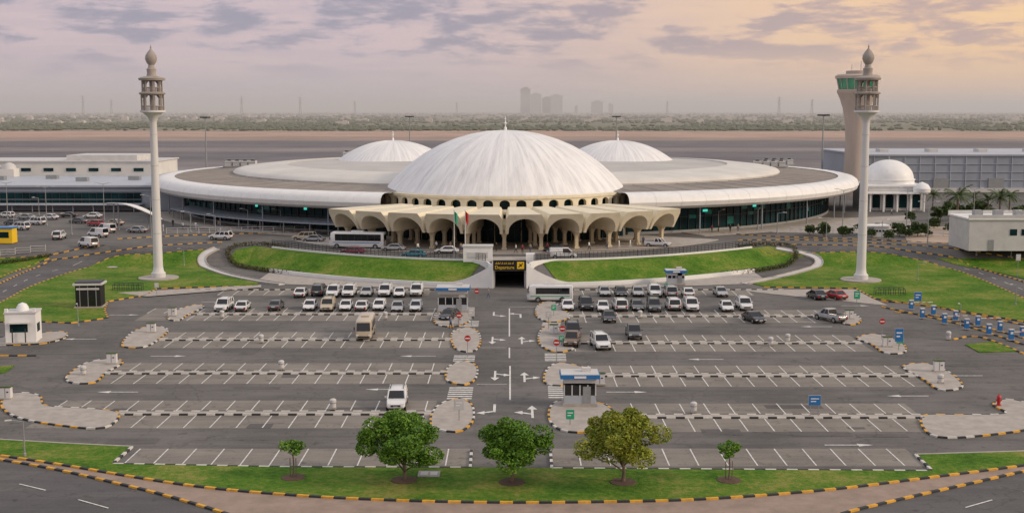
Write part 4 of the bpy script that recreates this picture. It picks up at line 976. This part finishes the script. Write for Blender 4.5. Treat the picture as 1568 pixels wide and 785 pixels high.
# distant tree belt
random.seed(21); mb=MB()
def lump(x,y,r,h,k):
    n=6; rs=[]
    for z,q in ((0,.6),(.35,1.05),(.75,.75),(1.0,.2)): rs.append([(x+r*q*U(.7,1.25)*math.cos(2*PI*j/n),y+r*q*math.sin(2*PI*j/n),3+h*z*U(.8,1.2)) for j in range(n)])
    mb.loft(rs,k,False,True)
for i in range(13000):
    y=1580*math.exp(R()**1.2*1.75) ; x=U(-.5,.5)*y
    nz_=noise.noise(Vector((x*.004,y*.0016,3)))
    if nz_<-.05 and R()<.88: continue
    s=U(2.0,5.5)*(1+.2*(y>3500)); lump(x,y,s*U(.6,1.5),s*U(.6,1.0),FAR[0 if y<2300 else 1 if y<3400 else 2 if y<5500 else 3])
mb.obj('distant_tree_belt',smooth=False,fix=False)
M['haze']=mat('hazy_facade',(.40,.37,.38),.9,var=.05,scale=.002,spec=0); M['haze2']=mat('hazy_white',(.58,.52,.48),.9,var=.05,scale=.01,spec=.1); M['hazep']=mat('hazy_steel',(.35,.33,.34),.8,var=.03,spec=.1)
D=9000
mb=MB()
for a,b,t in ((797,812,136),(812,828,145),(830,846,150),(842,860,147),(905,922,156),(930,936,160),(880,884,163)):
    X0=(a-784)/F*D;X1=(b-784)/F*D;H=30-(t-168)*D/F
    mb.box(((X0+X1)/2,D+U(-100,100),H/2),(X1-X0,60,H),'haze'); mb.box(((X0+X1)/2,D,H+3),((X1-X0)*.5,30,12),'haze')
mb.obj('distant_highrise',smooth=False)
mb=MB()
for i in range(110):
    y=U(2300,5200); x=U(-.5,.5)*y; w=U(8,30); h=U(4,9); mb.box((x,y,3+h/2),(w,14,h),'haze2'); mb.box((x+w*.2,y,3+h+.8),(w*.3,8,1.6),'haze2')
mb.obj('distant_village',smooth=False)
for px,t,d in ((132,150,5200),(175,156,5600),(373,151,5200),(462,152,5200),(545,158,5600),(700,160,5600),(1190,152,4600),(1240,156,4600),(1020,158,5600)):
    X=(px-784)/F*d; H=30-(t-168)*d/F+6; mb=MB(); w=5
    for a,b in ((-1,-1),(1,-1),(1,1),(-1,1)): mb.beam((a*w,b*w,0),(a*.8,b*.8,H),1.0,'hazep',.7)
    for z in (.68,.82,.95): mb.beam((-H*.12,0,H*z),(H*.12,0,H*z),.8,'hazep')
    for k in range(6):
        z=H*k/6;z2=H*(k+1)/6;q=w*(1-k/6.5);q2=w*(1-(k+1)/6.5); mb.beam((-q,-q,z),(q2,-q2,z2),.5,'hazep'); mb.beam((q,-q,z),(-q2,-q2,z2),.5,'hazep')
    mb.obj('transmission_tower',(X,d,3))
# ------------------------------------------------------------- low haze layer over the plain (real scattering volume)
hm=bpy.data.materials.new('air_haze'); hm.use_nodes=True; hn=hm.node_tree; hn.nodes.clear()
ho=hn.nodes.new('ShaderNodeOutputMaterial'); hv=hn.nodes.new('ShaderNodeVolumeScatter'); hv.inputs['Density'].default_value=.00017; hv.inputs['Anisotropy'].default_value=.1; hv.inputs['Color'].default_value=(.97,.93,.93,1)
hn.links.new(hv.outputs[0],ho.inputs['Volume']); M['airhaze']=hm
mb=MB(); mb.box((0,15600,60),(36000,30000,150),'airhaze'); mb.obj('haze_layer',smooth=False)
# ------------------------------------------------------------- people
def clothes(n,c): return mat('cloth_'+n,c,.9,var=.08,coord='obj')
CL=[clothes('white',(.65,.65,.63)),clothes('black',(.02,.02,.025)),clothes('blue',(.08,.12,.25)),clothes('khaki',(.3,.24,.16)),clothes('maroon',(.25,.04,.05))]
hair=clothes('hair',(.015,.01,.008))
def person(top,bot,stride=.2,arm=.2):
    me=bpy.data.meshes.new('p')
    V=[((0,0,.95),.15),((0,0,1.15),.135),((0,0,1.38),.17),((0,0,1.5),.062),((0,.01,1.6),.085),((0,.01,1.7),.085),((0,0,1.77),.045),
       ((-.19,0,1.41),.07),((-.24,-arm*.5,1.14),.05),((-.25,arm*.3,.9),.036),((-.25,arm*.5,.78),.03),
       ((.19,0,1.41),.07),((.24,arm*.5,1.14),.05),((.25,-arm*.1,.9),.036),((.25,-arm*.1,.78),.03),
       ((-.1,0,.86),.095),((-.11,stride*.6,.48),.065),((-.11,stride,.08),.045),((-.11,stride+.17,.04),.035),
       ((.1,0,.86),.095),((.11,-stride*.3,.48),.065),((.11,-stride,.08),.045),((.11,-stride+.17,.04),.035)]
    E=[(0,1),(1,2),(2,3),(3,4),(4,5),(5,6),(2,7),(7,8),(8,9),(9,10),(2,11),(11,12),(12,13),(13,14),(0,15),(15,16),(16,17),(17,18),(0,19),(19,20),(20,21),(21,22)]
    me.from_pydata([v[0] for v in V],E,[]); o=bpy.data.objects.new('p',me); COL.objects.link(o)
    m=o.modifiers.new('s','SKIN'); s=o.modifiers.new('u','SUBSURF'); s.levels=1; s.render_levels=1
    for i,v in enumerate(V): me.skin_vertices[0].data[i].radius=(v[1],v[1])
    me.skin_vertices[0].data[0].use_root=True
    bpy.context.view_layer.update()
    r=bpy.data.meshes.new_from_object(o.evaluated_get(bpy.context.evaluated_depsgraph_get())); bpy.data.objects.remove(o)
    r.materials.clear()
    for q in (M['skin'],CL[top],CL[bot],hair): r.materials.append(q)
    for p in r.polygons:
        c=p.center; p.use_smooth=True
        if c.z>1.69 or (c.z>1.56 and c.y<-.02): p.material_index=3
        elif c.z>1.49: p.material_index=0
        elif abs(c.x)>.2 and c.z<.86: p.material_index=0
        elif c.z>.93 or abs(c.x)>.2: p.material_index=1
        else: p.material_index=2
    return r
pms=[person(0,0,.12,.1),person(0,1,.25,.25),person(2,1,.2,.2),person(1,1,.1,.05),person(3,2,.25,.2),person(4,1,.05,.1)]
random.seed(3)
for px,py in ((640,386),(668,383),(690,384),(706,386),(752,388),(760,386),(790,388),(800,389),(812,387),(838,386),(902,384),(930,382),(948,381),(965,380),(590,380),(560,372),(985,376),(1090,357),(1100,356),(1118,356),(1130,355),(280,352),(300,352),(395,352),(402,351),(450,352),(480,356),(265,348),(335,350),(748,458),(690,505),(250,355),(1400,336),(1365,330),(724,490)):
    x,y=P(px,py); place(random.choice(pms),'pedestrian',(x,y,terr(x,y)+.14),U(0,6.3))
for a,b in (((1210,356),(1568,366)),((0,392),(70,384)),((255,358),(515,354))):
    p=densify(PP([a,b]),2.2,False); mb=MB()
    for i,q in enumerate(p):
        z=terr(*q); mb.beam((*q,z),(*q,z+1.3),.1,'ltgrey')
        if i<len(p)-1:
            r_=p[i+1]
            for h in (.3,.75,1.25): mb.beam((*q,z+h),(*r_,z+h),.07,'ltgrey')
    mb.obj('fence',smooth=False)
sheet('sandy_ground',PP([(1390,372),(1568,382),(1640,386),(1640,352),(1480,345),(1380,350)]),'sand',.05,False)
sheet('pavement',PP([(1180,356),(1395,360),(1395,330),(1270,335)]),'conc',.06,False)
# ------------------------------------------------------------- world, sun, camera
AZ,EL=rad(105),rad(26)
w=bpy.data.worlds.new('World'); sc.world=w; w.use_nodes=True; nt=w.node_tree; N=nt.nodes;L=nt.links
bg=N['Background']; out=N['World Output']
sk=N.new('ShaderNodeTexSky'); sk.sky_type='NISHITA'; sk.sun_disc=False; sk.sun_elevation=EL; sk.sun_rotation=AZ; sk.dust_density=3
L.new(sk.outputs[0],bg.inputs[0]); bg.inputs[1].default_value=.1
tc=N.new('ShaderNodeTexCoord'); sp=N.new('ShaderNodeSeparateXYZ'); L.new(tc.outputs['Generated'],sp.inputs[0])
def mr(src,a,b,c=0,d=1,sm=True):
    r=N.new('ShaderNodeMapRange'); r.inputs['From Min'].default_value=a; r.inputs['From Max'].default_value=b; r.inputs['To Min'].default_value=c; r.inputs['To Max'].default_value=d
    if sm: r.interpolation_type='SMOOTHSTEP'
    L.new(src,r.inputs['Value']); return r.outputs[0]
def mixc(f,a,b):
    x=N.new('ShaderNodeMix'); x.data_type='RGBA'
    for s,q in (('Factor',f),('A',a),('B',b)):
        if isinstance(q,tuple): x.inputs[s].default_value=(*q,1)
        elif isinstance(q,(int,float)): x.inputs[s].default_value=q
        else: L.new(q,x.inputs[s])
    return x.outputs['Result']
def mth(op,a,b):
    k=N.new('ShaderNodeMath'); k.operation=op
    for i,q in enumerate((a,b)):
        if isinstance(q,(int,float)): k.inputs[i].default_value=q
        else: L.new(q,k.inputs[i])
    return k.outputs[0]
side=mr(sp.outputs['X'],-.15,.42)
hor=mixc(side,(.56,.485,.52),(.80,.55,.43))
mid=mixc(side,(.68,.54,.57),(1.0,.67,.38))
cld=mixc(side,(.34,.33,.42),(.56,.41,.39))
cld2=mixc(side,(.50,.44,.51),(.86,.57,.40))
e1=mr(sp.outputs['Z'],.0,.055)
clear=mixc(e1,hor,mid)
def cnoise(scl,det,st,off=(0,0,0),dist=.3):
    mp=N.new('ShaderNodeMapping'); mp.inputs['Scale'].default_value=st; mp.inputs['Location'].default_value=off; L.new(tc.outputs['Generated'],mp.inputs[0])
    n=N.new('ShaderNodeTexNoise'); n.inputs['Scale'].default_value=scl; n.inputs['Detail'].default_value=det; n.inputs['Roughness'].default_value=.6; n.inputs['Distortion'].default_value=dist; L.new(mp.outputs[0],n.inputs['Vector']); return n.outputs['Fac']
n1=cnoise(1.15,10,(9,9,38),(0,0,.6)); n3=cnoise(3.2,9,(9,9,36),(3,1,2))
cmb=mth('ADD',mth('MULTIPLY',n1,.66),mth('MULTIPLY',n3,.34))
cf=mr(cmb,.455,.535)
em=mr(sp.outputs['Z'],.016,.056)
thin=mth('MULTIPLY',mr(cnoise(1.3,7,(5,5,70),(7,2,1)),.42,.62),mr(sp.outputs['Z'],.004,.02))
edge=mr(cmb,.48,.58)
cc=mixc(edge,cld2,cld)
s0=mixc(mth('MULTIPLY',thin,.35),clear,cld2)
sky1=mixc(mth('MULTIPLY',mth('MULTIPLY',cf,em),.92),s0,cc)
hi=mr(sp.outputs['Z'],.12,.35)
sky2=mixc(hi,sky1,(.74,.715,.745))
b2=N.new('ShaderNodeBackground'); L.new(sky2,b2.inputs[0]); b2.inputs[1].default_value=1.0
ms=N.new('ShaderNodeMixShader'); ms.inputs[0].default_value=.93; L.new(bg.outputs[0],ms.inputs[1]); L.new(b2.outputs[0],ms.inputs[2]); L.new(ms.outputs[0],out.inputs[0])
ld=bpy.data.lights.new('sun','SUN'); ld.energy=2.0; ld.angle=rad(9); ld.color=(1,.81,.60)
lo=bpy.data.objects.new('sun',ld); COL.objects.link(lo)
S=Vector((math.sin(AZ)*math.cos(EL),math.cos(AZ)*math.cos(EL),math.sin(EL))); lo.rotation_euler=S.to_track_quat('Z','Y').to_euler(); lo.location=(60,-40,80)
cd=bpy.data.cameras.new('camera'); cd.lens=F/1568*36; cd.sensor_width=36; cd.clip_end=100000; cd.clip_start=1
co=bpy.data.objects.new('camera',cd); COL.objects.link(co); co.location=(0,0,CH); co.rotation_euler=(math.pi/2-TH,0,0); sc.camera=co
sc.view_settings.view_transform='Standard'; sc.view_settings.look='None'; sc.view_settings.exposure=0
